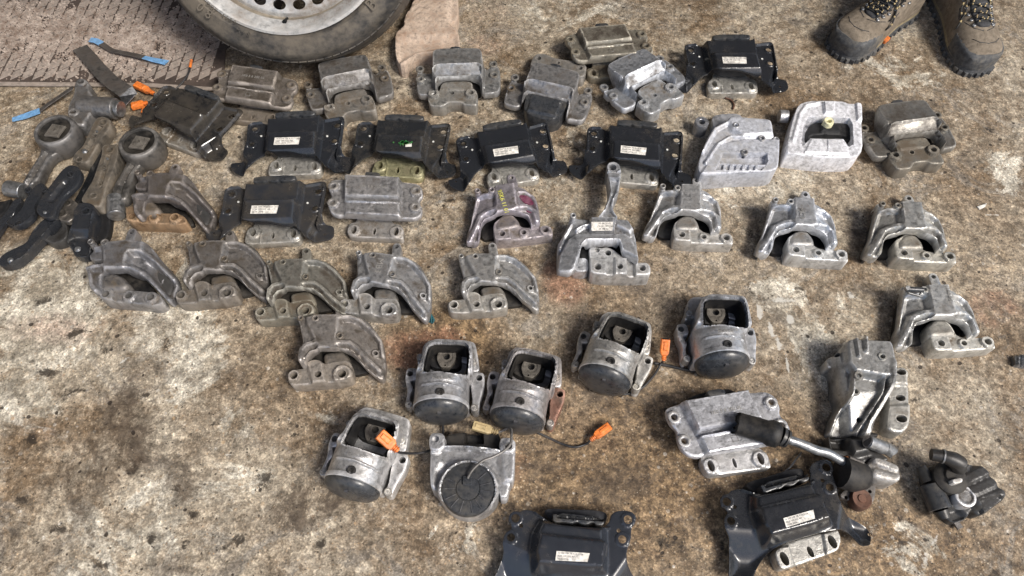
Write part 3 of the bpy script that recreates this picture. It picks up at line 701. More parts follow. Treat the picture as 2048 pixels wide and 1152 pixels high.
# trousers: one continuous body from both hems up to the waist
a1, a2 = ankle(b1), ankle(b2); mid = ((a1[0]+a2[0])/2, (a1[1]+a2[1])/2+.02)
vs = [(mid[0], mid[1], .93), (mid[0], mid[1], 1.02)]; es = [(0, 1)]; rad = [.15, .15]
for ax in (a1, a2):
    s0 = len(vs); sx = 1 if ax[0] > mid[0] else -1
    for (q, z, r) in ((.75, .80, .095), (.35, .50, .066), (.1, .28, .060), (0, .12, .062)):
        vs.append((ax[0]+(mid[0]+sx*.09-ax[0])*q, ax[1]+(mid[1]-ax[1])*q+(-.02 if .3 < z < .6 else 0), z)); rad.append(r)
    es += [(0, s0)]+[(s0+k, s0+k+1) for k in range(3)]
me = bpy.data.meshes.new("trousers"); me.from_pydata(vs, es, []); me.materials.append(JEA)
tro = bpy.data.objects.new("trousers", me); COL.objects.link(tro); tro.parent = person
sk = tro.modifiers.new("skin", 'SKIN')
for i, v in enumerate(me.skin_vertices[0].data): v.radius = (rad[i], rad[i]); v.use_root = (i == 0)
sk.use_smooth_shade = True
ss = tro.modifiers.new("sub", 'SUBSURF'); ss.levels = 2; ss.render_levels = 2
# ================================================================== the engine and gearbox mounts
def lab(rootobj, T, quad, h, rows, name="label"):
    """paper label lying on a face: quad traced at height h, three short lines of print"""
    q = [T.p(x, y, h) for x, y in quad]        # TL, TR, BR, BL
    b = MB(); b.prism(q, h, h+.0004); l = b.build(name, WHT, rootobj)
    tl, tr, br, bl = [Vector((*p, h)) for p in q]
    ux_ = (tr-tl); W = ux_.length; ux_.normalize(); uy = (tl-bl); Hh = uy.length; uy.normalize()
    t = MB()
    for i, s in enumerate(rows):
        o = bl+ux_*W*.05+uy*Hh*(.80-.30*i)
        M = Matrix(((ux_.x, uy.x, 0, o.x), (ux_.y, uy.y, 0, o.y), (0, 0, 1, h+.0006), (0, 0, 0, 1)))
        text_mesh(t, s, Hh*.27, .0001, M, 'LEFT')
    t.build("print", INK, l, sharp=0)
    return l
def dot(r_, T, c, h, r=.0022):
    x, y = T.p(*c, h); return MB().cyl((x, y, h-.001), (x, y, h+.0008), r, 12).build("rivet", DOT, r_)
def bossring(mb, c, z, r0, r1, hh=.002):
    mb.lathe([(r0, z-.004), (r0, z+hh*.7), (r0+.0006, z+hh), (r1-.0008, z+hh), (r1, z+hh*.6), (r1, z-.004)], 24, Matrix.Translation((c[0], c[1], 0)))

TP = {}       # templates: root + named anchor points (local xy, height)
# ---------------------------------------------------------------- A: gearbox mount, face up
def make_A(name="gearbox_mount"):
    T = Tr(450, 220, 4, 750, 410); r = root(name, (*U(750, 410), 0)); h = .05
    pl = T.P([(830, 590), (850, 552), (960, 545), (1000, 535), (1390, 550), (1420, 570), (1540, 582), (1578, 620), (1580, 680), (1556, 712), (1555, 740), (1580, 780), (1568, 840), (1520, 865), (1420, 862), (1390, 862), (960, 838), (900, 842), (850, 822), (822, 772), (832, 720), (852, 680), (830, 640)], h)
    def arch(x, y):  # gentle crown of the centre block
        return .0
    hs = [(T.p(868, 612, h), .0042, .02), (T.p(862, 745, h), .0042, .02), (T.p(1527, 650, h), .0042, .02), (T.p(1520, 780, h), .0042, .02)]
    fe = [('poly', T.P([(955, 520), (1398, 540), (1398, 712), (955, 700)], .06), None, .066, .007, 'set'),
          ('poly', T.P([(955, 722), (1398, 738), (1398, 880), (955, 860)], .06), None, .058, .007, 'set'),
          ('line', T.P([(965, 726), (1392, 738)], .06), .0008, .0635, .0035, 'max')]
    fe += [('disc', c[0], .0112, .052, .0015, 'set') for c in hs]
    MB().hf(pl, .0475, fe, [(c, .0052, .1) for c, rr, _ in hs], bottom=.037, step=.003, er=.003).build("top_plate", ALU, r)
    for c, *_ in hs:
        b = MB(); bossring(b, c, .052, .0054, .0102, .0012); b.build("bolt_boss", ALU2, r)
    c = MB().hf(T.P([(970, 560), (1390, 560), (1390, 835), (970, 830)], .03), .045, [], step=None); c.build("rubber_core", RUB, r)
    MB().hf(T.P([(1122, 498), (1242, 508), (1238, 545), (1125, 540)], .06), .064, [], bottom=.02, step=None, er=.002).build("rubber_tab", PLA, r)
    k = .018
    br = T.P([(1060, 820), (1310, 830), (1335, 885), (1350, 905), (1400, 912), (1432, 950), (1425, 1025), (1395, 1032), (1300, 1026), (1100, 1018), (1000, 1012), (975, 980), (980, 925), (1005, 898), (1040, 895), (1055, 870)], k)
    bh = [(T.p(1033, 962, k), .0056, .1, .0095), (T.p(1195, 968, k), .0030, .1, .0080), (T.p(1370, 975, k), .0054, .1, .0098)]
    fb = [('disc', bh[0][0], .0135, k+.002, .003, 'max'), ('disc', bh[2][0], .0135, k+.002, .003, 'max'),
          ('poly', T.P([(1040, 780), (1330, 780), (1320, 880), (1060, 872)], k), None, .026, .006, 'set')]
    MB().hf(br, k-.001, fb, bh, bottom=.0, step=.003, er=.0025, rnd=2).build("lower_bracket", ALU2, r)
    t = MB()
    text_mesh(t, "1K0 5 8 202 05", .0085, .0003, Matrix.Translation((*T.p(1180, 612, .066), .0663)) @ Matrix.Rotation(-.035, 4, 'Z'))
    t.build("cast_lettering", ETC, r, sharp=0); t = MB()
    q = T.P([(1150, 762), (1188, 764), (1187, 796), (1149, 794)], .058)
    for i in range(4):
        a, b_ = q[i], q[(i+1) % 4]; t.tube([(*a, .0583), (*b_, .0583)], .0004, 4)
    t.build("cast_square", ETC, r, sharp=0)
    return r, dict(ul=(T.p(868, 612, .052), .052), ur=(T.p(1527, 650, .052), .052))
# ---------------------------------------------------------------- AO: gearbox mount seen with its open arch
def make_AO(name="gearbox_mount", bracket=True, back_bracket=False):
    T = Tr(512, 0, 4, 915, 155); r = root(name, (*U(915, 155), 0)); h = .05
    body = T.P([(1275, 560), (1285, 530), (1400, 540), (1405, 500), (1420, 425), (1500, 412), (1780, 408), (1806, 430), (1815, 500), (1850, 505), (1870, 485), (1940, 482), (1955, 540), (1955, 690), (1840, 705), (1800, 700), (1790, 640), (1760, 612), (1480, 620), (1450, 640), (1440, 690), (1390, 715), (1290, 712), (1278, 650)], h)
    ya, yb = T.p(1600, 520, .06)[1], T.p(1600, 612, .05)[1]
    def topz(x, y): return .064-.004*max(0, min(1, (y-ya)/.03)) if y > ya else .064-.020*min(1, (ya-y)/(ya-yb))**1.5
    hs = [T.p(1312, 558, .034), T.p(1314, 640, .034), T.p(1898, 520, .034), T.p(1905, 605, .034)]
    fe = [('poly', T.P([(1405, 380), (1815, 380), (1822, 570), (1812, 640), (1440, 650), (1408, 580)], .055), None, topz, .007, 'set'),
          ('line', T.P([(1412, 560), (1432, 535), (1470, 525), (1775, 514), (1800, 530), (1808, 560)], .062), .0018, .0665, .004, 'max'),
          ('line', T.P([(1440, 700), (1432, 640), (1450, 615), (1790, 603), (1806, 635), (1812, 690)], .052), .0016, .053, .003, 'max')]
    fe += [('disc', c, .0095, .036, .0015, 'set') for c in hs]
    MB().hf(body, .031, fe, [(c, .0048, .1) for c in hs], bottom=.0, skirt=.012, step=.003, er=.003).build("arch_body", ALU, r)
    for c in hs:
        b = MB(); bossring(b, c, .036, .0050, .0095, .0012); b.build("bolt_boss", ALU2, r)
    MB().hf(T.P([(1445, 600), (1800, 590), (1808, 760), (1438, 770)], .02), .022, [], step=None, er=.004).build("rubber_core", RUB, r)
    MB().hf(T.P([(1550, 375), (1642, 372), (1640, 425), (1550, 428)], .055), .056, [], bottom=.02, step=None, er=.002).build("rubber_tab", PLA, r)
    if bracket:
        k = .036
        br = T.P([(1495, 650), (1742, 640), (1755, 715), (1790, 730), (1795, 800), (1785, 838), (1690, 832), (1660, 812), (1560, 812), (1520, 850), (1420, 850), (1395, 815), (1388, 755), (1400, 735), (1480, 735)], k)
        fb = [('poly', T.P([(1500, 630), (1745, 620), (1748, 715), (1505, 722)], k), None, .033, .005, 'set'), ('disc', T.p(1440, 758, k), .0125, .0375, .002, 'max'), ('disc', T.p(1738, 748, k), .0125, .0375, .002, 'max')]
        MB().hf(br, .031, fb, [(T.p(1440, 758, k), .0062, .1), (T.p(1585, 740, k), .0048, .1), (T.p(1738, 748, k), .0062, .1)], bottom=0, step=.003, er=.003).build("lower_bracket", ALU2, r)
    else:
        MB().hf(T.P([(1450, 640), (1800, 630), (1770, 820), (1480, 830)], .03), .046, [('poly', T.P([(1500, 660), (1745, 650), (1735, 770), (1510, 780)], .04), None, .052, .004, 'set')], bottom=0, step=.004, er=.003).build("rubber_box", PLA, r)
        br = T.P([(1400, 380), (1420, 340), (1500, 330), (1560, 345), (1680, 340), (1740, 330), (1830, 345), (1845, 400), (1830, 450), (1400, 450)], .034)
        MB().hf(br, .034, [], [(T.p(1450, 372, .034), .0055, .1), (T.p(1610, 375, .034), .0038, .1), (T.p(1790, 378, .034), .0055, .1)], bottom=0, step=.004, er=.003).build("lower_bracket", ALU2, r)
    t = MB(); a, b_ = T.p(1598, 578, .0665), T.p(1632, 577, .0665); t.tube([(*a, .0662), (*b_, .0662)], .0007, 4); t.build("cast_mark", ETC, r, sharp=0)
    return r, dict(ul=(hs[0], .036), ur=(hs[2], .036))
# ---------------------------------------------------------------- B: black pressed steel mount
def make_B(name="black_gearbox_mount", rows=("1K0 199 TR R10.5116516", "5Q0 199 555 AR", "12.06.2016"), label=True):
    T = Tr(880, 220, 4, 1255, 300); r = root(name, (*U(1255, 300), 0)); h = .05
    hv = lambda zx, zy: (.064 if zy < 250 else .066) if 1340 < zx < 1775 and zy < 450 else .045-.024*min(1, max(0, (abs(zx-1500)-330)/80))*min(1, max(0, (zy-370)/90))
    pl = T.P([(1172, 180), (1190, 128), (1230, 115), (1350, 108), (1400, 118), (1440, 120), (1735, 145), (1790, 165), (1925, 155), (1950, 180), (1945, 300), (1918, 480), (1940, 500), (2005, 520), (2010, 590), (1980, 612), (1890, 606), (1830, 560), (1780, 490), (1720, 440), (1560, 405), (1400, 392), (1330, 395), (1260, 425), (1190, 490), (1130, 528), (1070, 525), (1035, 490), (1030, 430), (1050, 402), (1140, 395), (1152, 370), (1165, 280)], hv)
    def leg(x, y): return .024
    fe = [('poly', T.P([(990, 380), (1140, 425), (1170, 470), (1150, 560), (990, 565)], .025), None, .022, .014, 'set'),
          ('poly', T.P([(1900, 470), (2050, 480), (2050, 650), (1860, 640), (1845, 570)], .025), None, .022, .014, 'set'),
          ('poly', T.P([(1352, 90), (1785, 120), (1775, 460), (1345, 430)], .06), None, .061, .009, 'set'),
          ('poly', T.P([(1385, 238), (1760, 270), (1765, 420), (1375, 395)], .066), None, .069, .009, 'set'),
          ('line', T.P([(1395, 245), (1750, 275)], .069), .0022, .0708, .007, 'max'),
          ('line', T.P([(1180, 300), (1184, 140), (1215, 124), (1345, 120)], h), .0016, .046, .003, 'max'),
          ('line', T.P([(1800, 172), (1915, 165), (1938, 185), (1930, 330), (1912, 470)], h), .0016, .046, .003, 'max')]
    hs = [(T.p(1235, 168, h), .0062, .1), (T.p(1222, 288, h), .0058, .1), (T.p(1898, 220, h), .0064, .1), (T.p(1885, 342, h), .0060, .1), (T.p(1278, 215, h), .0024, .1), (T.p(1092, 470, .02), .0022, .1), (T.p(1935, 575, .02), .0022, .1)]
    fe += [('disc', c, .0095, .0425, .0016, 'set') for c, *_ in hs[:4]]
    MB().hf(pl, .041, fe, hs, thick=.0030, step=.0028, er=.0010).build("pressed_body", BLK, r)
    MB().hf(T.P([(1365, 140), (1755, 165), (1745, 408), (1362, 380)], .055), .057, [], bottom=.034, step=None, er=.006).build("rubber_core", RUB, r)
    rb = T.P([(1422, 70), (1740, 92), (1738, 135), (1640, 130), (1620, 118), (1600, 128), (1560, 124), (1535, 110), (1515, 122), (1418, 115)], .062)
    MB().hf(rb, .062, [], bottom=.015, step=.006, er=.002, rnd=1).build("rubber_buffer", PLA, r)
    k = .018
    br = T.P([(1405, 380), (1660, 400), (1680, 440), (1700, 465), (1740, 480), (1756, 520), (1750, 590), (1715, 606), (1640, 596), (1350, 572), (1322, 555), (1324, 490), (1345, 455), (1385, 440)], k)
    bh = [(T.p(1386, 494, k), .0056, .1, .0094), (T.p(1535, 530, k), .0034, .1, .0080), (T.p(1693, 542, k), .0056, .1, .0104)]
    fb = [('disc', bh[0][0], .0135, k+.002, .003, 'max'), ('disc', bh[2][0], .0140, k+.002, .003, 'max'), ('line', T.P([(1440, 600), (1445, 500), (1425, 440)], k), .0010, k+.0025, .003, 'max')]
    MB().hf(br, k-.001, fb, bh, bottom=0, step=.003, er=.0022).build("lower_bracket", ALU2, r)
    dot(r, T, (1288, 252), .0413); dot(r, T, (1818, 318), .0413)
    if label: lab(r, T, [(1448, 284), (1652, 304), (1644, 362), (1444, 342)], .0698, rows)
    return r, dict(ul=(T.p(1235, 168, .042), .042), ur=(T.p(1898, 220, .042), .042), fl=(T.p(1092, 470, .016), .016), fr=(T.p(1935, 575, .016), .016))
# ---------------------------------------------------------------- B2: the two black mounts nearest the camera
def make_B2(name="black_gearbox_mount"):
    T = Tr(1400, 864, 4, 1590, 1030); r = root(name, (*U(1590, 1030), 0)); h = .045
    pl = T.P([(155, 545), (178, 505), (230, 492), (245, 468), (310, 452), (380, 470), (450, 492), (530, 512), (640, 488), (800, 438), (872, 400), (890, 340), (876, 290), (900, 248), (960, 222), (1010, 215), (1055, 238), (1074, 290), (1062, 335), (1098, 420), (1108, 520), (1150, 600), (1240, 660), (1350, 706), (1412, 745), (1436, 830), (1415, 885), (1345, 895), (1285, 845), (1240, 795), (1160, 772), (1080, 782), (960, 805), (800, 850), (640, 905), (570, 950), (510, 1040), (450, 1180), (250, 1180), (262, 1000), (250, 850), (198, 765), (188, 700), (222, 645), (205, 615), (170, 600)], h)
    fe = [('poly', T.P([(225, 900), (560, 930), (520, 1200), (220, 1200)], .03), None, .014, .05, 'set'),
          ('poly', T.P([(1180, 640), (1450, 700), (1450, 920), (1300, 920), (1160, 780)], .03), None, .012, .04, 'set'),
          ('poly', T.P([(440, 500), (900, 395), (1000, 600), (1050, 715), (900, 775), (560, 870), (480, 760), (435, 620)], .06), None, .064, .016, 'set'),
          ('poly', T.P([(480, 610), (960, 500), (1005, 640), (1030, 700), (880, 750), (560, 835), (500, 740)], .06), None, .071, .007, 'set'),
          ('line', T.P([(330, 462), (450, 500), (545, 520), (660, 495), (820, 445), (905, 395)], h), .0015, .050, .003, 'max')]
    hs = [(T.p(215, 557, h), .0068, .1), (T.p(248, 712, h), .0064, .1), (T.p(1010, 283, h), .0068, .1), (T.p(1038, 442, h), .0064, .1), (T.p(280, 598, h), .0032, .1), (T.p(982, 386, h), .0032, .1), (T.p(1357, 820, .015), .0026, .1)]
    fe += [('disc', c, .0115, .0455, .0016, 'set') for c, *_ in hs[:4]]
    MB().hf(pl, .044, fe, hs, thick=.0032, step=.0032, er=.0012).build("pressed_body", BLK, r)
    MB().hf(T.P([(500, 580), (930, 470), (1000, 690), (570, 820)], .04), .052, [], step=None).build("rubber_core", RUB, r)
    MB().hf(T.P([(370, 440), (380, 400), (560, 350), (700, 300), (800, 285), (835, 310), (840, 400), (640, 470), (520, 500), (420, 480)], .03), .030, [], bottom=.0, step=None).build("rubber_buffer", RUB, r)
    b = T.P([(480, 412), (865, 318), (882, 378), (835, 398), (800, 382), (760, 420), (720, 428), (690, 418), (650, 450), (600, 455), (520, 488)], .058)
    MB().hf(b, .056, [('poly', T.P([(500, 420), (850, 330), (850, 360), (520, 450)], .05), None, .044, .003, 'min')], bottom=.028, step=.004, er=.0015, rnd=1).build("buffer_plate", PLA, r)
    k = .028
    br = T.P([(575, 950), (640, 880), (960, 800), (1080, 770), (1112, 850), (1092, 930), (1060, 955), (660, 1088), (615, 1075), (590, 1020)], k)
    bh = [(T.p(652, 1003, k), .0062, .1, .0108, .3), (T.p(868, 950, k), .0045, .1, .0088, .3), (T.p(1038, 876, k), .0062, .1, .0108, .3)]
    fb = [('poly', T.P([(560, 920), (690, 900), (735, 1060), (600, 1110)], k), None, .031, .004, 'max'), ('poly', T.P([(965, 810), (1110, 770), (1110, 960), (990, 980)], k), None, .031, .004, 'max')]
    MB().hf(br, .027, fb, bh, bottom=0, step=.003, er=.0025).build("lower_bracket", ALU2, r)
    lab(r, T, [(666, 690), (906, 622), (920, 692), (690, 764)], .0715, ("A 1K0 199 TR K10.5116", "5Q0 199 555 AP", "18.06.2016"))
    return r, dict(ul=(T.p(215, 557, .045), .045), ur=(T.p(1010, 283, .045), .045))

# ---------------------------------------------------------------- C: cast engine mount, arch with a drilled bracket
def finish_C(r, T, body, fe, hs, post, bosses, opening, core, br, fb, bh, low, ring, k, hb=.056, web=None):
    MB().hf(body, hb-.010, fe, hs, bottom=0, step=.003, er=.003, post=post, skirt=.016).build("arch_body", ALU, r)
    if web: MB().hf(T.P(web, .03), .027, [], bottom=0, step=None, er=.004, rnd=1).build("inner_web", DRK, r)  # dark block added to stand for the shade inside the arch
    for c, z, rr in bosses:
        b = MB(); bossring(b, c, z, rr*.55, rr, .0022); b.build("bolt_boss", ALU2, r)
    c, sr = ring
    b = MB().hf([(c[0]-sr, c[1]-.028), (c[0]-sr, c[1]), (c[0]-sr*.7, c[1]+sr*.75), (c[0], c[1]+sr*1.05), (c[0]+sr*.7, c[1]+sr*.75), (c[0]+sr, c[1]), (c[0]+sr, c[1]-.028)], .024, [], [(c, sr*.45, .012)], bottom=.0, step=None, er=.0025); b.build("eyelet", ALU, r)
    MB().hf(opening, .010, [], bottom=0, step=None, er=.003).build("rubber_cushion", RUB, r)
    if core: MB().hf(core[0], core[1], core[2] if len(core) > 2 else [], bottom=0, step=.004, er=.010).build("core", ALU2, r)
    if False: MB().hf(low, .007, [], bottom=0, step=None, er=.002).build("base_web", ALU, r)
    MB().hf(br, k-.004, fb, bh, bottom=0, step=.003, er=.003).build("drilled_bracket", ALU2, r)

def make_C1(name="engine_mount", rings=True):
    T = Tr(1100, 330, 4, 1375, 425); r = root(name, (*U(1375, 425), 0)); h = lambda zx, zy: .055-.022*min(1, max(0, (985-zx)/230))-.012*min(1, max(0, (zx-1240)/130))
    body = T.P([(878, 170), (900, 145), (928, 160), (932, 190), (985, 195), (1000, 165), (1035, 160), (1060, 160), (1140, 160), (1215, 168), (1285, 195), (1335, 260), (1368, 300), (1378, 480), (1368, 528), (1298, 520), (1296, 490), (1280, 440), (1230, 402), (1160, 382), (1060, 374), (980, 386), (925, 402), (885, 450), (860, 545), (835, 560), (750, 575), (742, 545), (770, 470), (805, 420), (835, 330), (868, 240)], h)
    cx = T.p(1110, 300, h)
    hs = [(T.p(903, 168, .058), .0030, .012), (T.p(1020, 182, .058), .0034, .012)]
    fe = [('line', T.P([(890, 222), (935, 210), (1035, 214)], h), .0044, .055, .007, 'max'),
          ('line', T.P([(885, 225), (840, 330), (800, 430), (760, 560)], h), .0036, .052, .007, 'max'),
          ('line', T.P([(762, 565), (832, 470), (892, 374), (962, 342), (1040, 338)], h), .0060, .058, .007, 'max'),
          ('line', T.P([(860, 545), (882, 450), (928, 402), (985, 388), (1060, 376), (1160, 382), (1235, 404), (1285, 440), (1298, 520)], h), .0026, .0545, .004, 'set'),
          ('line', T.P([(1210, 230), (1285, 242), (1338, 292), (1360, 360), (1364, 500)], h), .0044, .055, .007, 'max'),
          ('line', T.P([(1205, 356), (1288, 366), (1333, 412), (1348, 500)], h), .0055, .058, .007, 'max'),
          ('poly', T.P([(1040, 150), (1212, 160), (1215, 375), (1150, 392), (1025, 385)], h), None, .061, .008, 'max'),
          ('disc', hs[0][0], .0062, .059, .0015, 'set'), ('disc', hs[1][0], .0072, .059, .0015, 'set')]
    def post(X, z):
        d = np.maximum(0, cx[0]-.030-X[:, 0])/.058; d2 = np.maximum(0, X[:, 0]-cx[0]-.030)/.035
        z = z-.022*np.clip(d, 0, 1)-.012*np.clip(d2, 0, 1)
        return np.maximum(z, .010)
    k = .034
    br = T.P([(985, 500), (1000, 462), (1060, 430), (1105, 405), (1150, 425), (1190, 490), (1235, 528), (1330, 540), (1440, 545), (1470, 568), (1472, 618), (1462, 628), (1130, 618), (995, 606), (988, 560)], k)
    bh = [(T.p(1055, 562, k), .0062, .1), (T.p(1233, 574, k), .0050, .1), (T.p(1412, 582, k), .0064, .1)]
    fb = [('poly', T.P([(975, 455), (1125, 455), (1128, 620), (975, 620)], k), None, k+.003, .005, 'set'), ('disc', bh[1][0], .0095, k, .003, 'set'), ('disc', bh[2][0], .0115, k+.001, .002, 'max'), ('poly', T.P([(1010, 380), (1160, 380), (1185, 500), (1140, 520), (1000, 470)], k), None, k+.004, .008, 'max')]
    finish_C(r, T, body, fe, hs, post, [(hs[0][0], .0575, .0058), (hs[1][0], .0575, .0066)], T.P([(870, 420), (930, 380), (1250, 390), (1305, 450), (1305, 530), (1000, 560), (860, 560)], .02),
             (T.P([(990, 470), (1030, 425), (1090, 402), (1150, 415), (1195, 480), (1200, 540), (990, 540)], .034), .040), br, fb, bh,
             T.P([(755, 590), (1000, 560), (1010, 615), (860, 612)], .005), (T.p(1173, 125, .024), .0095), k, web=[(895, 240), (1000, 190), (1215, 190), (1320, 270), (1355, 330), (1362, 500), (1330, 505), (1310, 420), (1225, 345), (1050, 325), (965, 340), (890, 385), (825, 475), (785, 560), (762, 555), (805, 430), (855, 320)])
    if rings:
        t = MB(); c = T.p(1172, 235, .0602)
        for i in range(4):
            M = Matrix.Translation((c[0], c[1]+.012-.0062*i, .0602)); t.lathe([(.0033, 0), (.0033, .0006), (.0041, .0006), (.0041, 0)], 16, M)
        t.build("cast_emblem", ETC, r, sharp=0)
    return r, dict(tab=(hs[0][0], .058), hr=(bh[2][0], k))
def make_C2(name="engine_mount"):
    T = Tr(500, 470, 4, 775, 555); r = root(name, (*U(775, 555), 0)); h = lambda zx, zy: .056-.022*min(1, max(0, (zx-1150)/290))**1.5
    body = T.P([(845, 145), (866, 118), (892, 132), (900, 148), (950, 145), (980, 132), (1040, 140), (1130, 156), (1210, 165), (1310, 185), (1375, 245), (1410, 320), (1452, 400), (1450, 500), (1440, 580), (1415, 650), (1388, 650), (1330, 600), (1285, 545), (1240, 480), (1190, 420), (1125, 388), (1090, 395), (960, 372), (905, 385), (865, 420), (845, 455), (812, 460), (798, 420), (805, 370), (835, 322), (852, 290), (848, 210)], h)
    cx = T.p(1040, 260, h)
    hs = [(T.p(868, 143, .058), .0028, .012), (T.p(980, 162, .058), .0036, .012), (T.p(1138, 310, .058), .0034, .012), (T.p(1388, 488, .03), .0038, .02)]
    fe = [('line', T.P([(1160, 176), (1240, 186), (1305, 222), (1375, 300), (1438, 400), (1438, 500)], h), .0046, .057, .007, 'max'),
          ('poly', T.P([(1150, 222), (1225, 236), (1275, 285), (1310, 350), (1345, 440), (1300, 470), (1240, 400), (1190, 352), (1120, 340)], h), None, .0485, .014, 'set'),
          ('line', T.P([(1118, 352), (1200, 364), (1255, 415), (1305, 490), (1395, 600)], h), .0050, .058, .006, 'max'),
          ('line', T.P([(1108, 388), (1180, 404), (1235, 462), (1280, 548), (1345, 612)], h), .0020, .0535, .004, 'set'),
          ('line', T.P([(975, 326), (880, 332), (838, 364), (818, 430)], h), .0052, .058, .006, 'max'),
          ('line', T.P([(970, 368), (898, 380), (862, 412), (845, 450)], h), .0020, .0535, .004, 'set'),
          ('poly', T.P([(848, 205), (900, 190), (920, 300), (860, 312)], h), None, .048, .010, 'set'),
          ('poly', T.P([(900, 120), (1160, 150), (1150, 230), (1120, 330), (1108, 398), (965, 385), (935, 300), (905, 200)], h), None, .060, .010, 'max'),
          ('line', T.P([(965, 380), (1105, 394)], h), .0016, .0615, .003, 'max'),
          ('disc', hs[0][0], .0058, .059, .0015, 'set'), ('disc', hs[3][0], .0075, .050, .003, 'set')]
    def post(X, z):
        d2 = np.maximum(0, X[:, 0]-cx[0]-.026)/.075; dy = np.maximum(0, cx[1]-X[:, 1]-.012)/.08
        z = z-.022*np.clip(d2, 0, 1)**1.5
        return np.maximum(z, .010)
    k = .034
    br = T.P([(690, 520), (712, 488), (760, 482), (835, 488), (858, 460), (905, 448), (950, 460), (975, 482), (1050, 476), (1155, 482), (1180, 520), (1180, 580), (1160, 622), (1040, 628), (980, 618), (780, 602), (715, 588), (692, 560)], k)
    bh = [(T.p(745, 532, k), .0068, .1), (T.p(925, 560, k), .0060, .1), (T.p(1100, 584, k), .0072, .1)]
    fb = [('poly', T.P([(845, 430), (975, 450), (972, 620), (870, 610)], k), None, k+.004, .006, 'max'), ('disc', bh[2][0], .0165, k+.004, .003, 'max'), ('disc', bh[2][0], .0110, k+.0025, .002, 'set'), ('disc', bh[0][0], .0105, k+.001, .002, 'max')]
    finish_C(r, T, body, fe, hs, post, [(hs[0][0], .0575, .0054), (hs[1][0], .0585, .0070), (hs[2][0], .0585, .0064)], T.P([(840, 410), (960, 370), (1120, 390), (1230, 460), (1310, 560), (1300, 600), (900, 580), (840, 470)], .02),
             (T.P([(985, 490), (990, 415), (1150, 412), (1185, 480), (1180, 540), (985, 520)], .026), .027), br, fb, bh,
             T.P([(1170, 600), (1300, 560), (1410, 640), (1395, 668), (1180, 640)], .005), (T.p(1173, 98, .024), .0090), k, web=[(860, 205), (900, 160), (1200, 180), (1360, 255), (1430, 400), (1430, 560), (1400, 610), (1335, 540), (1265, 440), (1185, 352), (1100, 312), (960, 302), (875, 332)])
    return r, dict(tab=(hs[0][0], .058), hr=(bh[2][0], k)), T
def make_C3(name="engine_mount"):
    T = Tr(150, 440, 4, 250, 540); r = root(name, (*U(250, 540), 0)); h = lambda zx, zy: .056-.022*min(1, max(0, (zx-420)/370))
    body = T.P([(103, 180), (125, 155), (150, 170), (158, 195), (205, 195), (215, 170), (250, 165), (300, 165), (420, 165), (520, 175), (590, 195), (650, 270), (700, 330), (800, 430), (815, 480), (800, 540), (770, 640), (735, 630), (690, 580), (610, 500), (540, 440), (480, 415), (400, 388), (300, 392), (235, 390), (195, 410), (190, 440), (185, 540), (150, 560), (105, 520), (95, 450), (75, 380), (95, 358), (150, 350), (215, 345), (210, 300), (140, 300), (95, 290), (82, 255), (115, 225)], h)
    cx = T.p(330, 270, h)
    hs = [(T.p(127, 180, .058), .0030, .012), (T.p(240, 188, .058), .0038, .012), (T.p(720, 482, .03), .0038, .02)]
    fe = [('line', T.P([(150, 215), (215, 212)], h), .004, .054, .006, 'max'),
          ('line', T.P([(425, 236), (510, 246), (590, 288), (680, 370), (790, 470)], h), .0050, .057, .007, 'max'),
          ('poly', T.P([(560, 330), (620, 340), (780, 500), (740, 560), (640, 450)], h), None, .040, .010, 'set'),
          ('line', T.P([(375, 362), (450, 374), (520, 402), (590, 462), (680, 562), (745, 622)], h), .0055, .059, .007, 'max'),
          ('line', T.P([(90, 372), (150, 364), (220, 362)], h), .0045, .057, .006, 'max'),
          ('line', T.P([(97, 375), (114, 440), (127, 500), (160, 545)], h), .0045, .053, .006, 'max'),
          ('poly', T.P([(215, 180), (420, 160), (570, 180), (560, 255), (440, 270), (400, 400), (225, 396)], h), None, .060, .012, 'max'),
          ('disc', hs[0][0], .0060, .059, .0015, 'set'), ('disc', hs[2][0], .0075, .044, .003, 'set')]
    def post(X, z):
        d2 = np.maximum(0, X[:, 0]-cx[0]-.022)/.085; d1 = np.maximum(0, cx[0]-.035-X[:, 0])/.03
        return np.maximum(z-.022*np.clip(d2, 0, 1)-.006*np.clip(d1, 0, 1), .010)
    k = .034
    br = T.P([(188, 540), (200, 500), (260, 485), (330, 510), (400, 515), (450, 535), (560, 542), (650, 548), (700, 590), (705, 630), (640, 655), (520, 640), (330, 632), (215, 622), (190, 590)], k)
    bh = [(T.p(252, 582, k), .0068, .1), (T.p(430, 584, k), .0066, .1), (T.p(608, 592, k), .0070, .1)]
    fb = [('poly', T.P([(195, 480), (310, 480), (312, 640), (200, 640)], k), None, k+.003, .004, 'max'), ('disc', bh[1][0], .0115, k+.0005, .003, 'max'), ('disc', bh[2][0], .0115, k+.0005, .003, 'max')]
    finish_C(r, T, body, fe, hs, post, [(hs[0][0], .0575, .0056), (hs[1][0], .0580, .0074)], T.P([(185, 420), (240, 385), (400, 385), (520, 430), (620, 520), (640, 590), (200, 590)], .02),
             (T.P([(200, 500), (235, 435), (310, 415), (380, 440), (440, 510), (400, 560), (210, 560)], .038), .040), br, fb, bh, None, (T.p(452, 108, .024), .0095), k, web=[(150, 235), (230, 190), (420, 190), (585, 215), (685, 345), (780, 450), (780, 540), (740, 600), (645, 490), (545, 392), (400, 335), (240, 335), (160, 350), (120, 400), (118, 490), (100, 440), (100, 375), (200, 335), (150, 300)])
    return r, dict(tab=(hs[0][0], .058), hl=(bh[0][0], k), hr=(bh[2][0], k), leg=(T.p(800, 500, .034), .034))
